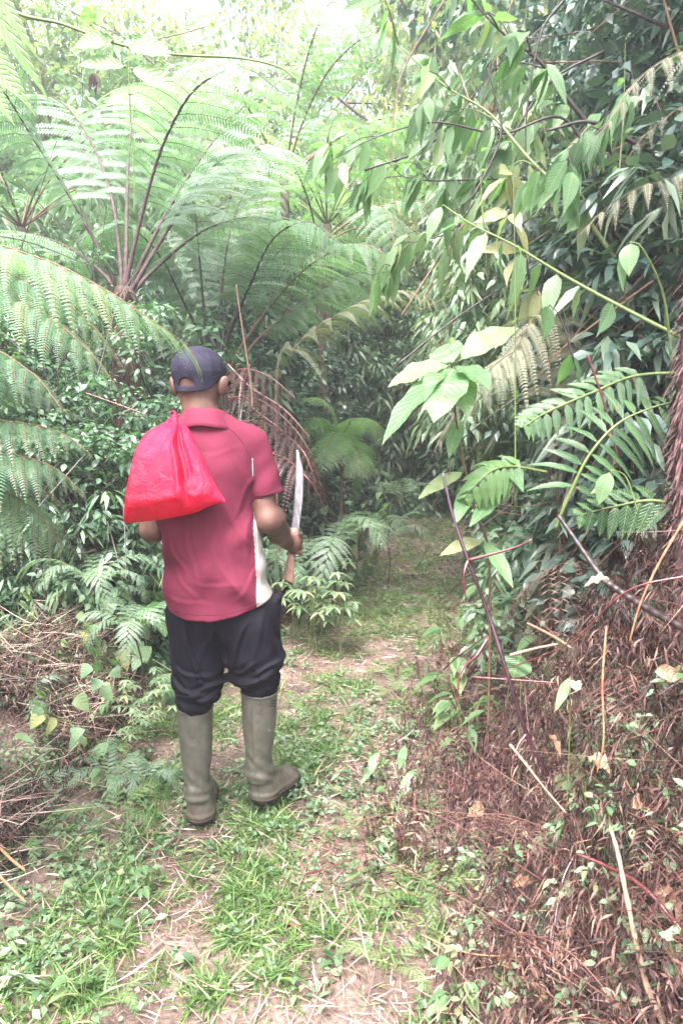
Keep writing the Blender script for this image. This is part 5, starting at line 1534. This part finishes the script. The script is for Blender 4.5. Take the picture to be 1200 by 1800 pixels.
mass('undergrowth', 'far forest edge in mixed light greens', 7000, box_s(-14, 14, 12, 20, .0, 5.5, 15, path=False, sc=.5), 10, .25, .17, .05, canopy_m, seg=1, flat=True, tint=.35)
mass('undergrowth', 'leaf wall beside the viewer at the far left', 2200, box_s(-6, -2.4, 1.2, 5.5, .1, 2.1, 17), 10, .11, .08, .021, shade_m, seg=2, tint=.32)

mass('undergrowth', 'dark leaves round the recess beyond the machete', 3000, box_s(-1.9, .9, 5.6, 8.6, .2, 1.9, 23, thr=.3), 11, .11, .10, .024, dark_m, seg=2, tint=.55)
mass('undergrowth', 'tall leaf wall at the far left under the tree ferns', 3600, box_s(-8, -1.9, 6.0, 11, .2, 3.4, 25, path=False, thr=.3), 11, .15, .13, .034, shade_m, seg=2, tint=.6)
mass('undergrowth', 'leafy growth round the foot of the tall tree fern', 1300, box_s(-2.0, -.55, 3.7, 4.5, .1, 1.75, 27, thr=.42), 9, .06, .055, .015, shade_m, seg=3, tint=.38)
mass('undergrowth', 'hanging mid green leaves closing the recess above the trail end', 2600, box_s(-.9, 3.2, 9.0, 10.6, .05, 2.7, 33, path=False, thr=.3), 12, .12, .11, .026, shade_m, seg=2, tint=.5, down=.5)
mass('undergrowth', 'fine hanging foliage behind the big drooping leaves', 1300, box_s(.7, 2.4, 4.6, 6.4, 1.5, 3.9, 35, path=False, thr=.4, ray=.12), 10, .12, .10, .019, shade_m, seg=3, tint=.8, down=.9, kind='lance', twig_m=stem_br)
# ------------------------------------------------------------------ trees
def make_tree(h, crown_r, crown_h, leafL, leafW, n_c, n_l, mat, bark, seed, lean=0.0, low=.35, flat=False, seg=2, tint=.5, down=.3, sp=.22, kind='ell'):
    rs = np.random.default_rng(seed)
    gt = Geo()
    tr_top = np.array([lean * h, 0, h * .78])
    make_trunk(gt, [(0, 0, -.2), (lean * h * .3, .1, h * .3), tuple(tr_top * .7 + [0, -.1, 0]), tuple(tr_top)], [h * .017, h * .012, h * .008, h * .004], 0, 0, 10)
    ends = []
    for k in range(16):
        f = low + (.98 - low) * k / 15
        a = k * 2.4 + rs.uniform(-.4, .4)
        b0 = np.array([lean * h * f * .78, 0, h * .78 * f])
        L = crown_r * (1.05 - .55 * abs(f - .55)) * rs.uniform(.7, 1.1)
        tip = b0 + np.array([math.cos(a) * L, math.sin(a) * L, crown_h * rs.uniform(.08, .38)])
        c = crom([b0, (b0 + tip) / 2 + rs.normal(0, .08 * L, 3), tip], 12)
        tube(gt, c, np.linspace(h * .006, h * .0015, 12), 6)
        for j in range(7):
            p = c[4 + j] if 4 + j < 12 else c[-1]
            tip2 = p + rs.normal(0, 1, 3) * crown_r * .28 + np.array([0, 0, crown_r * .1])
            c2 = crom([p, (p + tip2) / 2 + rs.normal(0, .05, 3), tip2], 6)
            tube(gt, c2, np.linspace(h * .002, h * .0006, 6), 4, cap=False)
            ends.append(tip2); ends.append(c2[3])
        ends.append(tip)
    ends = np.array(ends)
    idx = rs.integers(0, len(ends), n_c)
    cen = ends[idx] + rs.normal(0, crown_r * .11, (n_c, 3))
    gc = Geo()
    clusters(cen, n_l, sp, leafL, leafW, kind, seg, flat, tint, .22, down, g=gc)
    return gt.mesh('trunk', bark), gc.mesh('crown', mat)
def tree(protos, x, y, rz, s_, label, group=None, z=None):
    e = tag(empty('tree', (x, y, (GZ(x, y) if z is None else z) - .05)), label, 'tree', group)
    e.rotation_euler = (0, 0, rz); e.scale = (s_, s_, s_)
    link('trunk', protos[0], e); link('crown', protos[1], e)
    return e
tA = make_tree(8.5, 2.6, 3.4, .13, .038, 2300, 9, canopy_m, palebark_m, 1, tint=.5, sp=.2)
tB = make_tree(9.5, 2.2, 4.0, .12, .032, 2200, 9, canopy_m, palebark_m, 2, .04, tint=.7, low=.25, sp=.2)
tC = make_tree(9.0, 2.0, 4.0, .17, .035, 1700, 9, canopy_m, bark_m, 3, -.04, low=.2, tint=.6, down=.7, sp=.25, kind='lance')
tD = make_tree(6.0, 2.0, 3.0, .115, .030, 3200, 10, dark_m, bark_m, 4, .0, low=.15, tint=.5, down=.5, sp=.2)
def xat(px, Y): return (px - 600) / 1250 * Y * 1.0
for px, Y, pr, rz, s_, lab in (
    (110, 11.5, tA, .3, .82, 'yellow green tree at the far left beyond the tree ferns'),
    (350, 12.5, tA, 2.1, .88, 'broad yellow green tree rising above the tall tree fern'),
    (-80, 14.5, tB, 1.0, 1.05, 'pale tree behind the far left edge'),
    (250, 15.5, tB, 4.0, .92, 'thin pale tree seen through the gap above the vine leaves'),
    (810, 11.5, tC, .5, 1.0, 'slender tree with open crown right of the sky gap'),
    (800, 13.5, tB, 2.6, 1.15, 'tall light green tree behind the hanging branches'),
    (650, 16.5, tA, 3.3, .55, 'small bright tree below the sky gap'),
    (960, 12.0, tC, 5.2, 1.2, 'tree with drooping leaves high at the upper right middle'),
    (1150, 9.5, tC, 2.2, 1.1, 'shaded tree towering behind the right thicket'),
    (450, 18.5, tC, 1.2, .6, 'dim tree far behind the young tree ferns')):
    tree(pr, xat(px, Y), Y, rz, s_, lab)
for x, y, rz, s_, lab in ((2.9, 5.0, .4, .85, 'dark dense tree at the right behind the slanting green stem'), (3.1, 7.2, 2.0, 1.05, 'dark tree filling the upper right'), (4.4, 5.6, 4.4, 1.0, 'dark tree half outside the right edge'), (2.35, 3.9, 3.2, .62, 'low dark tree close behind the glossy ferns')):
    tree(tD, x, y, rz, s_, lab)

# ------------------------------------------------------------------ brown dead bracken on the right bank
g = Geo()
def heap(n_):
    x = rng.uniform(.15, 2.0, n_ * 3); y = .75 * (5.2 / .75) ** rng.random(n_ * 3)
    a = x - xr_(y)
    top = .10 + .25 * sstep(.7, 1.1, a) + .62 * sstep(.1, .75, a) * (.40 + .95 * vnoise(x, y, 3.2, 21)) * (1 - .75 * sstep(3.0, 4.4, y))
    k = (a > .02) & (rng.random(len(x)) < sstep(-.1, .5, a) + .15)
    h = rng.random(len(x)) ** .7
    return np.stack([x, y, GZ(x, y) + h * top], -1)[k][:n_]
c = heap(190)
for p in c:
    a = rng.random() * 6.283
    big_ = rng.random() < .22
    L = rng.uniform(.3, .65) * (1.5 if big_ else 1)
    d = np.array([math.cos(a), math.sin(a), rng.uniform(-.1, .5)])
    add_frond(g, [p, p + d * L * .4 + [0, 0, .03], p + d * L * .75 - [0, 0, .04], p + d * L - [0, 0, .16]], int(rng.integers(8, 14)), rng.uniform(.06, .17) * (1.5 if big_ else 1), rng.uniform(.018, .032) * (1.3 if big_ else 1), .0026, int(rng.integers(9, 15)), bare=.05, droop=1.6, ang=60, kind='lance', seg=2, rr=.0016, tint=rng.uniform(.05, .95), tv=.15, jit=.35)
c = heap(21000)
clusters(c, 5, .05, .036, .0030, 'lance', 2, False, .42, .42, .6, 0, g, .5, 1.2)
c = heap(4200)
leaves(g, c, rdir(len(c), -.7, .7), rdir(len(c), -1, 1), rng.uniform(.06, .30, len(c)) * rng.uniform(.4, 1, len(c)), rng.uniform(.0008, .0022, len(c)), 'strap', 4, .9, rng.normal(0, .5, len(c)), rng.random(len(c)) ** 1.5, 1)
c = heap(110)
for p in c:
    d = rdir(1, -.3, .7)[0]; L = rng.uniform(.25, .9)
    tube(g, crom([p - d * L / 2, p + rng.normal(0, .03, 3), p + d * L / 2], 9), np.linspace(1, .35, 9) * rng.uniform(.0012, .0045) * min(1, (p[1] / 2.4) ** 2), 5, rng.random() * .8, 1, False)
tag(link('dead_bracken', g.mesh('dead_bracken', [dead_m, leaf_mat('dry_stalks', G3((.03, .008, .010), (.075, .022, .022), (.15, .065, .045), (.30, .20, .14)), .5, .0)])), 'heap of brown dead bracken on the right bank', None, None, 'stuff')
g = Geo()
c = heap(1500); c = c[vnoise(c[:, 0], c[:, 1], 3.1, 55) > .62]
clusters(c, 6, .04, .030, .008, 'ell', 3, False, .6, .2, .1, 0, g, .2, .5)
tag(link('green_shoots', g.mesh('green_shoots', weed_m)), 'small green shoots growing up through the brown bracken', None, None, 'stuff')
# dead scraps on the left bank
g = Geo()
def lheap(n_):
    x = rng.uniform(-2.4, -.7, n_ * 3); y = rng.uniform(1.6, 4.4, n_ * 3)
    b = xl_(y) - x
    k = (b > -.05) & (b < 1.2) & (rng.random(len(x)) < sstep(.35, .6, vnoise(x, y, 2.2, 31)))
    return np.stack([x, y, GZ(x, y) + rng.random(len(x)) * .2], -1)[k][:n_]
clusters(lheap(8500), 5, .04, .040, .004, 'lance', 2, False, .35, .25, .3, 0, g, .5, 1.0)
c = lheap(4200)
leaves(g, c, rdir(len(c), -.3, .5), rdir(len(c), -1, 1), rng.uniform(.08, .35, len(c)), .0016, 'strap', 4, .9, rng.normal(0, .4, len(c)), rng.random(len(c)), 1)
def mh(n_):
    x = rng.uniform(-.75, .75, n_ * 3); y = rng.uniform(3.8, 7.8, n_ * 3); b = xl_(y) - x
    k = (b > 0) & (b < .8)
    return np.stack([x, y, GZ(x, y) + rng.random(len(x)) * .15], -1)[k][:n_]
clusters(mh(2600), 5, .04, .045, .005, 'lance', 2, False, .4, .2, .3, 0, g, .5, 1.0)
tag(link('dead_bracken', g.mesh('dead_bracken', [dead_m, litter_m])), 'brown dead bracken scraps on the left bank', None, None, 'stuff')
# dark seeded weeds at the right trail edge
g = Geo()
c = scat(420, .0, 1.1, 2.1, 4.4, lambda x, y: sstep(-.35, .05, x - xr_(y)) * (1 - sstep(.35, .6, x - xr_(y))))
for p in c:
    h = rng.uniform(.06, .24); t_ = p + np.array([rng.normal(0, .04), rng.normal(0, .04), h])
    tube(g, [p, (p + t_) / 2 + rng.normal(0, .006, 3), t_], [.0016, .0013, .0008], 4, .3, 1)
    m_ = 12
    bb = p + (t_ - p) * rng.uniform(.3, 1, (m_, 1))
    leaves(g, bb, rdir(m_, -.6, .3), UP, rng.uniform(.010, .028, m_), .0045, 'ell', 2, .4, 1.0, np.clip(rng.normal(.3, .2, m_), 0, 1), 0)
tag(link('withered_weeds', g.mesh('withered_weeds', [dead_m, stem_red])), 'withered dark red weeds with seed heads at the right edge of the trail', None, None, 'stuff')

# ------------------------------------------------------------------ single stalks and sticks
stem_tan2 = surf_mat('weathered_stick', (.13, .085, .055), (.26, .18, .125), 60, .7, .5, .003, stretch=(1, 1, .3))
def stick(ctrl, r0, r1, mt, lab, name='stick', cat='stick', sides=8, knots=0, twigs=()):
    P = pf(ctrl); c = crom(P, 50)
    r_ = np.linspace(r0, r1, 50) * .8 * (1 + .12 * np.sin(np.arange(50) * 1.3 + P[0][0] * 40)); r_[-3:] *= [.9, .6, .25]; r_[0] *= .4
    if knots:
        for k in np.linspace(6, 46, knots).astype(int): r_[k] *= 1.5
    g = Geo(); tube(g, c - P[0], r_, sides)
    o = link(name, g.mesh(name, mt), None, tuple(P[0])); tag(o, lab, cat)
    for tw_ in twigs:
        Q = pf(tw_); g = Geo(); tube(g, crom(Q, 14) - P[0], np.linspace(r1 * 1.1, r1 * .35, 14), 6)
        link('twig', g.mesh('twig', stem_red), o)
    return o
stick([(1010, 1480, 1.95), (955, 1350, 2.0), (925, 1290, 2.02), (890, 1180, 2.05), (858, 1080, 2.1), (822, 985, 2.12), (795, 905, 2.15), (777, 828, 2.18)], .0085, .0055, purple_m, 'tall glossy dark purple stalk standing at the right edge of the trail', 'stalk', 'stalk', 10, 5,
      [[(822, 985, 2.12), (860, 975, 2.1), (905, 962, 2.08), (935, 948, 2.06)], [(822, 985, 2.12), (815, 1010, 2.1), (818, 1050, 2.1)], [(925, 1290, 2.02), (910, 1310, 2.0), (905, 1330, 1.98)], [(858, 1120, 2.08), (835, 1155, 2.05), (810, 1180, 2.0), (800, 1250, 2.0)]])
stick([(1175, 1820, 1.2), (1135, 1730, 1.25), (1105, 1600, 1.32), (1085, 1500, 1.4), (1070, 1450, 1.45)], .0085, .005, stem_tan2, 'thick straw coloured stick rising from the lower right corner')
stick([(1065, 1100, 1.75), (1058, 1200, 1.7), (1060, 1300, 1.65), (1048, 1360, 1.65)], .0035, .0025, stem_or, 'long thin orange stalk hanging down the bracken heap')
stick([(980, 905, 1.95), (1015, 955, 1.9), (1050, 1005, 1.85), (1078, 1030, 1.8)], .007, .009, stem_b, 'short black broken stem pointing up to the glossy fern')
stick([(1060, 1020, 1.75), (1120, 1060, 1.72), (1210, 1110, 1.7)], .010, .012, stem_b, 'thick black stem sloping off the right edge')
stick([(1210, 900, 1.7), (1160, 985, 1.7), (1125, 1060, 1.7), (1105, 1130, 1.7)], .0045, .0025, stem_or, 'orange red stem leaning over the heap near the right edge')
stick([(1215, 1010, 1.65), (1100, 1040, 1.7), (1000, 1130, 1.8), (880, 1180, 1.95)], .003, .002, stem_red, 'thin red stem lying along the top of the bracken')
stick([(895, 1152, 1.95), (940, 1140, 1.93), (980, 1132, 1.9)], .006, .004, stem_tan2, 'pale peeled stick crossing the purple stalk')
stick([(925, 1095, 2.0), (965, 1115, 1.95), (1005, 1140, 1.9)], .005, .006, stem_br, 'short brown cut stick above the pale peeled one')
stick([(830, 1190, 2.1), (900, 1195, 2.05), (975, 1200, 2.0)], .004, .003, stem_red, 'dark red horizontal stem behind the purple stalk')
stick([(895, 1308, 1.9), (925, 1345, 1.85), (960, 1390, 1.8), (995, 1430, 1.75)], .0055, .003, stem_tan2, 'pale split stick beneath the foot of the purple stalk')
stick([(1210, 1650, 1.25), (1130, 1560, 1.35), (1060, 1520, 1.45), (1010, 1500, 1.5)], .006, .004, stem_red, 'dark stem in the shade of the heap low at the right')
stick([(960, 1800, 1.45), (965, 1700, 1.5), (985, 1560, 1.6), (1010, 1500, 1.65)], .006, .004, purple_m, 'dark purple stem running down to the bottom edge')
stick([(735, 1640, 1.75), (790, 1665, 1.7), (860, 1680, 1.65), (1030, 1680, 1.55)], .003, .002, stem_or, 'thin orange twig lying low on the right')
stick([(0, 1490, 2.15), (20, 1510, 2.1), (45, 1530, 2.05)], .006, .005, stem_or, 'upper of two orange sticks at the lower left edge')
stick([(-20, 1520, 2.05), (15, 1555, 2.0), (45, 1585, 1.95)], .006, .005, stem_or, 'lower of two orange sticks at the lower left edge')
stick([(270, 1505, 2.3), (300, 1480, 2.35), (330, 1460, 2.4)], .003, .002, stem_red, 'short dark red twig on the bare soil by the left boot')
stick([(500, 1545, 2.15), (560, 1530, 2.2), (620, 1510, 2.25)], .004, .003, stem_red, 'reddish twig lying in the litter right of the boots')
stick([(150, 690, 2.9), (260, 730, 2.9)], .003, .003, stem_red, 'thin dark red stem slanting beside the red bag')
stick([(415, 500, 4.4), (428, 590, 4.4), (441, 672, 4.4), (444, 720, 4.4)], .006, .009, stem_br, 'pale dry stalk standing among the dark fern stalks')
stick([(440, 640, 4.6), (430, 700, 4.6), (500, 760, 4.5)], .008, .006, stem_red, 'dead red stem drooping beside the right ear')
stick([(0, 1194, 2.8), (65, 1192, 2.8)], .004, .004, stem_b, 'black stick lying at the left edge')
stick([(920, 690, 2.6), (850, 740, 2.6), (780, 800, 2.6), (725, 855, 2.6)][:4], .003, .002, stem_b, 'thin dark stem curving down beside the sapling')
stick([(1030, 620, 2.2), (1055, 690, 2.2), (1075, 760, 2.2), (1090, 830, 2.2)], .005, .003, stem_red, 'dark red stem slanting through the glossy ferns')
for px, lab in ((1075, 'thin grey trunk in the right shade'), (1130, 'slimmer grey trunk nearest the shaggy one')):
    stick([(px, 1000, 3.1), (px + 6, 700, 3.1), (px - 3, 450, 3.2), (px + 15, 200, 3.3)], .014, .010, bark_m, lab, 'thin_tree', 'tree')

# ------------------------------------------------------------------ dead broad leaves
def deadleaf(px, py, Y, L, Wd, ang, tint, lab, lift=.02, curl=.6):
    p = W(px, py, Y) if lift is None else at(px, py, Y) + np.array([0, 0, lift])
    g = Geo(); a = R(ang)
    leaves(g, np.zeros((1, 3)), np.array([[math.cos(a), math.sin(a), .15]]), np.array([[.1, -.3, 1.0]]), L, Wd, 'ell', 12, .45, curl, tint, 0, wave=.35)
    return tag(link('dead_leaf', g.mesh('dead_leaf', deadleaf_m), None, tuple(p)), lab, 'leaf')
deadleaf(765, 1790, 1.42, .13, .030, 75, .75, 'large pale brown dead leaf at the bottom edge right of the middle', .04)
deadleaf(815, 1800, 1.42, .11, .030, 60, .55, 'dull brown dead leaf beside the large pale one at the bottom edge', .03)
deadleaf(875, 1665, 1.62, .10, .030, 25, .12, 'reddish brown dead leaf lying low on the right bank', .07)
deadleaf(500, 1600, 1.95, .055, .015, -20, .1, 'small rust coloured dead leaf in the litter right of the grass strip', .02)
deadleaf(645, 1460, 2.4, .07, .022, 10, .5, 'pinkish curled dead leaf on the right side of the trail', .02)
deadleaf(1012, 1215, 1.75, .085, .018, 80, .9, 'pale dead leaf hanging in the brown heap', None, .2)
deadleaf(1070, 1020, 1.8, .06, .02, 170, .85, 'pale curled dead leaf beside the black broken stem', None)
deadleaf(20, 1790, 1.5, .12, .04, 160, .5, 'pinkish dead leaf in the lower left corner', .02)
deadleaf(580, 1370, 2.7, .05, .014, 30, .1, 'small rust leaf on the trail beyond the right boot', .02)
deadleaf(545, 1778, 1.5, .07, .018, 20, .6, 'brown dead leaf at the bottom edge near the middle', .02)
for px, py, Y in ((1150, 1180, 1.7), (1035, 1330, 1.8), (960, 1290, 2.0), (1110, 1420, 1.55), (900, 1560, 1.8), (1000, 1620, 1.6), (850, 1420, 2.2), (1160, 1560, 1.4), (930, 1730, 1.5), (1060, 1760, 1.35)):
    p = W(px, py, Y); x_, y_ = p[0], p[1]; gz_ = GZ(x_, y_)
    g = Geo(); a = rng.random() * 6.28
    leaves(g, np.zeros((1, 3)), np.array([[math.cos(a), math.sin(a), .1]]), nrm(rdir(1, .2, 1) + [0, -.4, .4]), rng.uniform(.05, .1), rng.uniform(.014, .024), 'ell', 12, .55, rng.uniform(.3, 1.2), rng.uniform(.05, .8), 0, wave=.4)
    tag(link('dead_leaf', g.mesh('dead_leaf', deadleaf_m), None, tuple(p)), 'curled dead leaf caught in the brown bracken heap', 'leaf', 'curled dead leaves in the bracken')
# green fallen or low leaves
def lowleaf(px, py, Y, x1, y1, Y1, wd, ti, lab):
    b = at(px, py, Y); p = W(px, py, Y)
    e = tag(empty('seedling', tuple(b)), lab, 'plant')
    g = Geo(); tube(g, crom([b * 0, (p - b) * .5 + [.005, 0, 0], p - b], 8), .0015, 5); link('stem', g.mesh('stem', stem_g), e)
    bigleaf(e, b, p, W(x1, y1, Y1), wd, ti, kind='drip')
for a_ in ((668, 1320, 2.75, 632, 1375, 2.65, .022, .45, 'single drooping serrated leaf over the grass right of the boots'),
           (735, 1350, 2.65, 693, 1405, 2.55, .024, .5, 'drooping leaf below and right of its twin at the trail edge'),
           (712, 1310, 2.7, 700, 1352, 2.65, .018, .5, 'upright mottled leaf between two drooping ones at the trail edge'),
           (1002, 1190, 1.85, 975, 1245, 1.8, .014, .7, 'bright green leaf caught in the brown heap'),
           (748, 1525, 2.2, 748, 1580, 2.15, .012, .6, 'small serrated yellow green leaf in the litter'),
           (915, 1150, 2.3, 900, 1190, 2.3, .05, .4, 'broad quilted leaf half hidden behind the purple stalk'),
           (1115, 1740, 1.35, 1095, 1670, 1.35, .014, .3, 'grey green curled leaf beside the straw coloured stick'),
           (25, 1290, 2.6, 60, 1300, 2.55, .012, .7, 'green oval leaf at the left edge of the bank')):
    lowleaf(*a_)

# ------------------------------------------------------------------ herbs
def herb(kind, seed):
    rs = np.random.default_rng(seed)
    gs, gl = Geo(), Geo()
    if kind == 'heart':      # trailing vine with heart leaves
        P = [np.zeros(3)]
        for k in range(5): P.append(P[-1] + np.array([rs.normal(0, .07), rs.normal(0, .06), rs.uniform(.05, .13)]))
        c = crom(P, 30); tube(gs, c, .0018, 5)
        for k in range(2, 30, 2):
            d = nrm(np.array([rs.normal(0, 1), rs.normal(-.4, .7), rs.normal(.1, .3)])); q = c[k] + d * .035
            tube(gs, [c[k], q], .0009, 4)
            leaves(gl, q[None], nrm(d * .6 - UP * .7 + np.array([0, -.2, 0]))[None], np.array([[rs.normal(0, .3), -.6, .7]]), rs.uniform(.045, .085), rs.uniform(.022, .036), 'heart', 7, .15, .3, rs.uniform(.3, .95), 0)
        return [('stem', gs.mesh('stem', stem_g)), ('foliage', gl.mesh('foliage', heart_m))]
    if kind == 'whorl':      # upright stem with palmate whorls
        h = .34
        c = crom([(0, 0, 0), (.02, .0, h * .5), (.0, .02, h)], 16); tube(gs, c, .0018, 5)
        for k, f in enumerate((15, 12, 9)):
            for m in range(3 if f < 15 else 1):
                ce = c[f] + (np.array([0, 0, .01]) if f == 15 else nrm(np.array([rs.normal(), rs.normal(), .4])) * .07)
                if f < 15: tube(gs, [c[f], ce], .0008, 4)
                for q in range(6):
                    a = q * 1.047 + rs.uniform(-.2, .2)
                    leaves(gl, ce[None], np.array([[math.cos(a), math.sin(a), .1]]), UP[None], rs.uniform(.04, .065), .0085, 'ell', 5, .2, .6, rs.uniform(.4, .9), 0)
        return [('stem', gs.mesh('stem', stem_g)), ('foliage', gl.mesh('foliage', weed_m))]
    if kind == 'broad':
        for k in range(7):
            a = rs.random() * 6.28; h = rs.uniform(.08, .3)
            q = np.array([math.cos(a) * .06, math.sin(a) * .06, h]); tube(gs, [np.zeros(3), q * [.3, .3, .6], q], .0014, 4)
            leaves(gl, q[None], np.array([[math.cos(a), math.sin(a), -.15]]), UP[None], rs.uniform(.07, .13), rs.uniform(.018, .03), 'drip', 7, .2, .5, rs.uniform(.2, .8), 0)
        return [('stem', gs.mesh('stem', stem_g)), ('foliage', gl.mesh('foliage', big_m))]
hp = {k: [herb(k, s_) for s_ in (1, 2, 3)] for k in ('heart', 'whorl', 'broad')}
def place_herbs(kind, spots, label, group, cat, smin_=.8, smax_=1.25):
    for n_, (px, py, Y) in enumerate(spots):
        b = at(px, py, Y)
        e = tag(empty({'heart': 'vine', 'whorl': 'herb', 'broad': 'herb'}[kind], tuple(b)), label, cat, group)
        e.rotation_euler = (0, 0, rng.random() * 6.28)
        # tall enough for its leaves to stand where the photo shows them
        s_ = rng.uniform(smin_, smax_)
        e.scale = (s_, s_, s_ * 1.0)
        for nm_, me in hp[kind][n_ % 3]: link(nm_, me, e)
place_herbs('heart', [(rng.uniform(130, 290), 0, rng.uniform(3.5, 4.7)) for _ in range(26)], 'heart leaved vine climbing over the left bank beside the red bag', 'heart leaved vines on the left bank', 'vine', .8, 1.7)
place_herbs('heart', [(rng.uniform(0, 130), 0, rng.uniform(2.9, 3.8)) for _ in range(9)], 'heart leaved vine low on the left bank near the edge', 'low heart leaved vines at the left edge', 'vine', .6, 1.0)
place_herbs('heart', [(rng.uniform(575, 650), 0, rng.uniform(6.4, 7.8)) for _ in range(9)], 'heart leaved vine at the foot of the dark recess beyond the trail', 'vines at the dark recess', 'vine', 1.0, 1.8)
place_herbs('whorl', [(rng.uniform(500, 600), 0, rng.uniform(4.3, 5.6)) for _ in range(16)], 'herb with whorled pale leaves on the bank right of the machete', 'whorled herbs right of the machete', 'herb', .9, 1.7)
place_herbs('whorl', [(rng.uniform(110, 290), 0, rng.uniform(2.9, 3.5)) for _ in range(9)], 'herb with whorled pale leaves low on the bank left of the trousers', 'whorled herbs left of the trousers', 'herb', .5, .9)
place_herbs('broad', [(rng.uniform(800, 1010), 0, rng.uniform(2.8, 4.8)) for _ in range(16)], 'broad leaved herb in the thicket right of the trail', 'broad leaved herbs right of the trail', 'herb', .8, 1.6)
place_herbs('broad', [(rng.uniform(1050, 1200), 0, rng.uniform(1.7, 2.4)) for _ in range(7)], 'broad leaved herb behind the bracken heap at the right', 'broad leaved herbs behind the heap', 'herb', .5, .85)
for x_, Y_, wh in ((845, 1.62, 'on the right beside the reddish dead leaf'), (790, 2.4, 'at the foot of the withered weeds'), (700, 2.5, 'right of the boots in the litter'), (660, 2.1, 'right of the grass strip'), (190, 2.1, 'left of the lower grass strip'), (100, 1.9, 'low at the left above the bottom corner'), (60, 1.65, 'near the lower left corner'), (130, 2.7, 'on the bare soil left of the left boot')):
    place_herbs('broad', [(x_, 0, Y_)], 'small fresh seedling with pointed leaves ' + wh, 'small seedlings on the trail', 'seedling', .35, .6)
# ------------------------------------------------------------------ haze volume added as a lens glare veil, lifts far shadows
g = Geo()
x0, x1, y0, y1, z0, z1 = -241, 241, -61, 301, -2, 16
hz_lo = float(Zt.min()) - 1; hz_hi = float(max(Zt.max(), 13)) + 1.5
_v = [[x, y, z] for z in (hz_lo, hz_hi) for x, y in ((-300, -120), (300, -120), (300, 340), (-300, 340))]
g.add(_v, [[3, 2, 1, 0], [4, 5, 6, 7], [0, 1, 5, 4], [1, 2, 6, 5], [2, 3, 7, 6], [3, 0, 4, 7]])
hm, n, out = newmat('glare_haze')
pv = N_(n, 'ShaderNodeVolumePrincipled', Density=HAZE)
pv.inputs['Color'].default_value = (.93, .95, 1.0, 1)
pv.inputs['Anisotropy'].default_value = .3
n.links.new(pv.outputs[0], out.inputs['Volume'])
tag(link('haze', g.mesh('haze', hm, False)), 'thin haze added over the whole scene as a veil of glare', None, None, 'stuff')
C.cycles.volume_bounces = 1
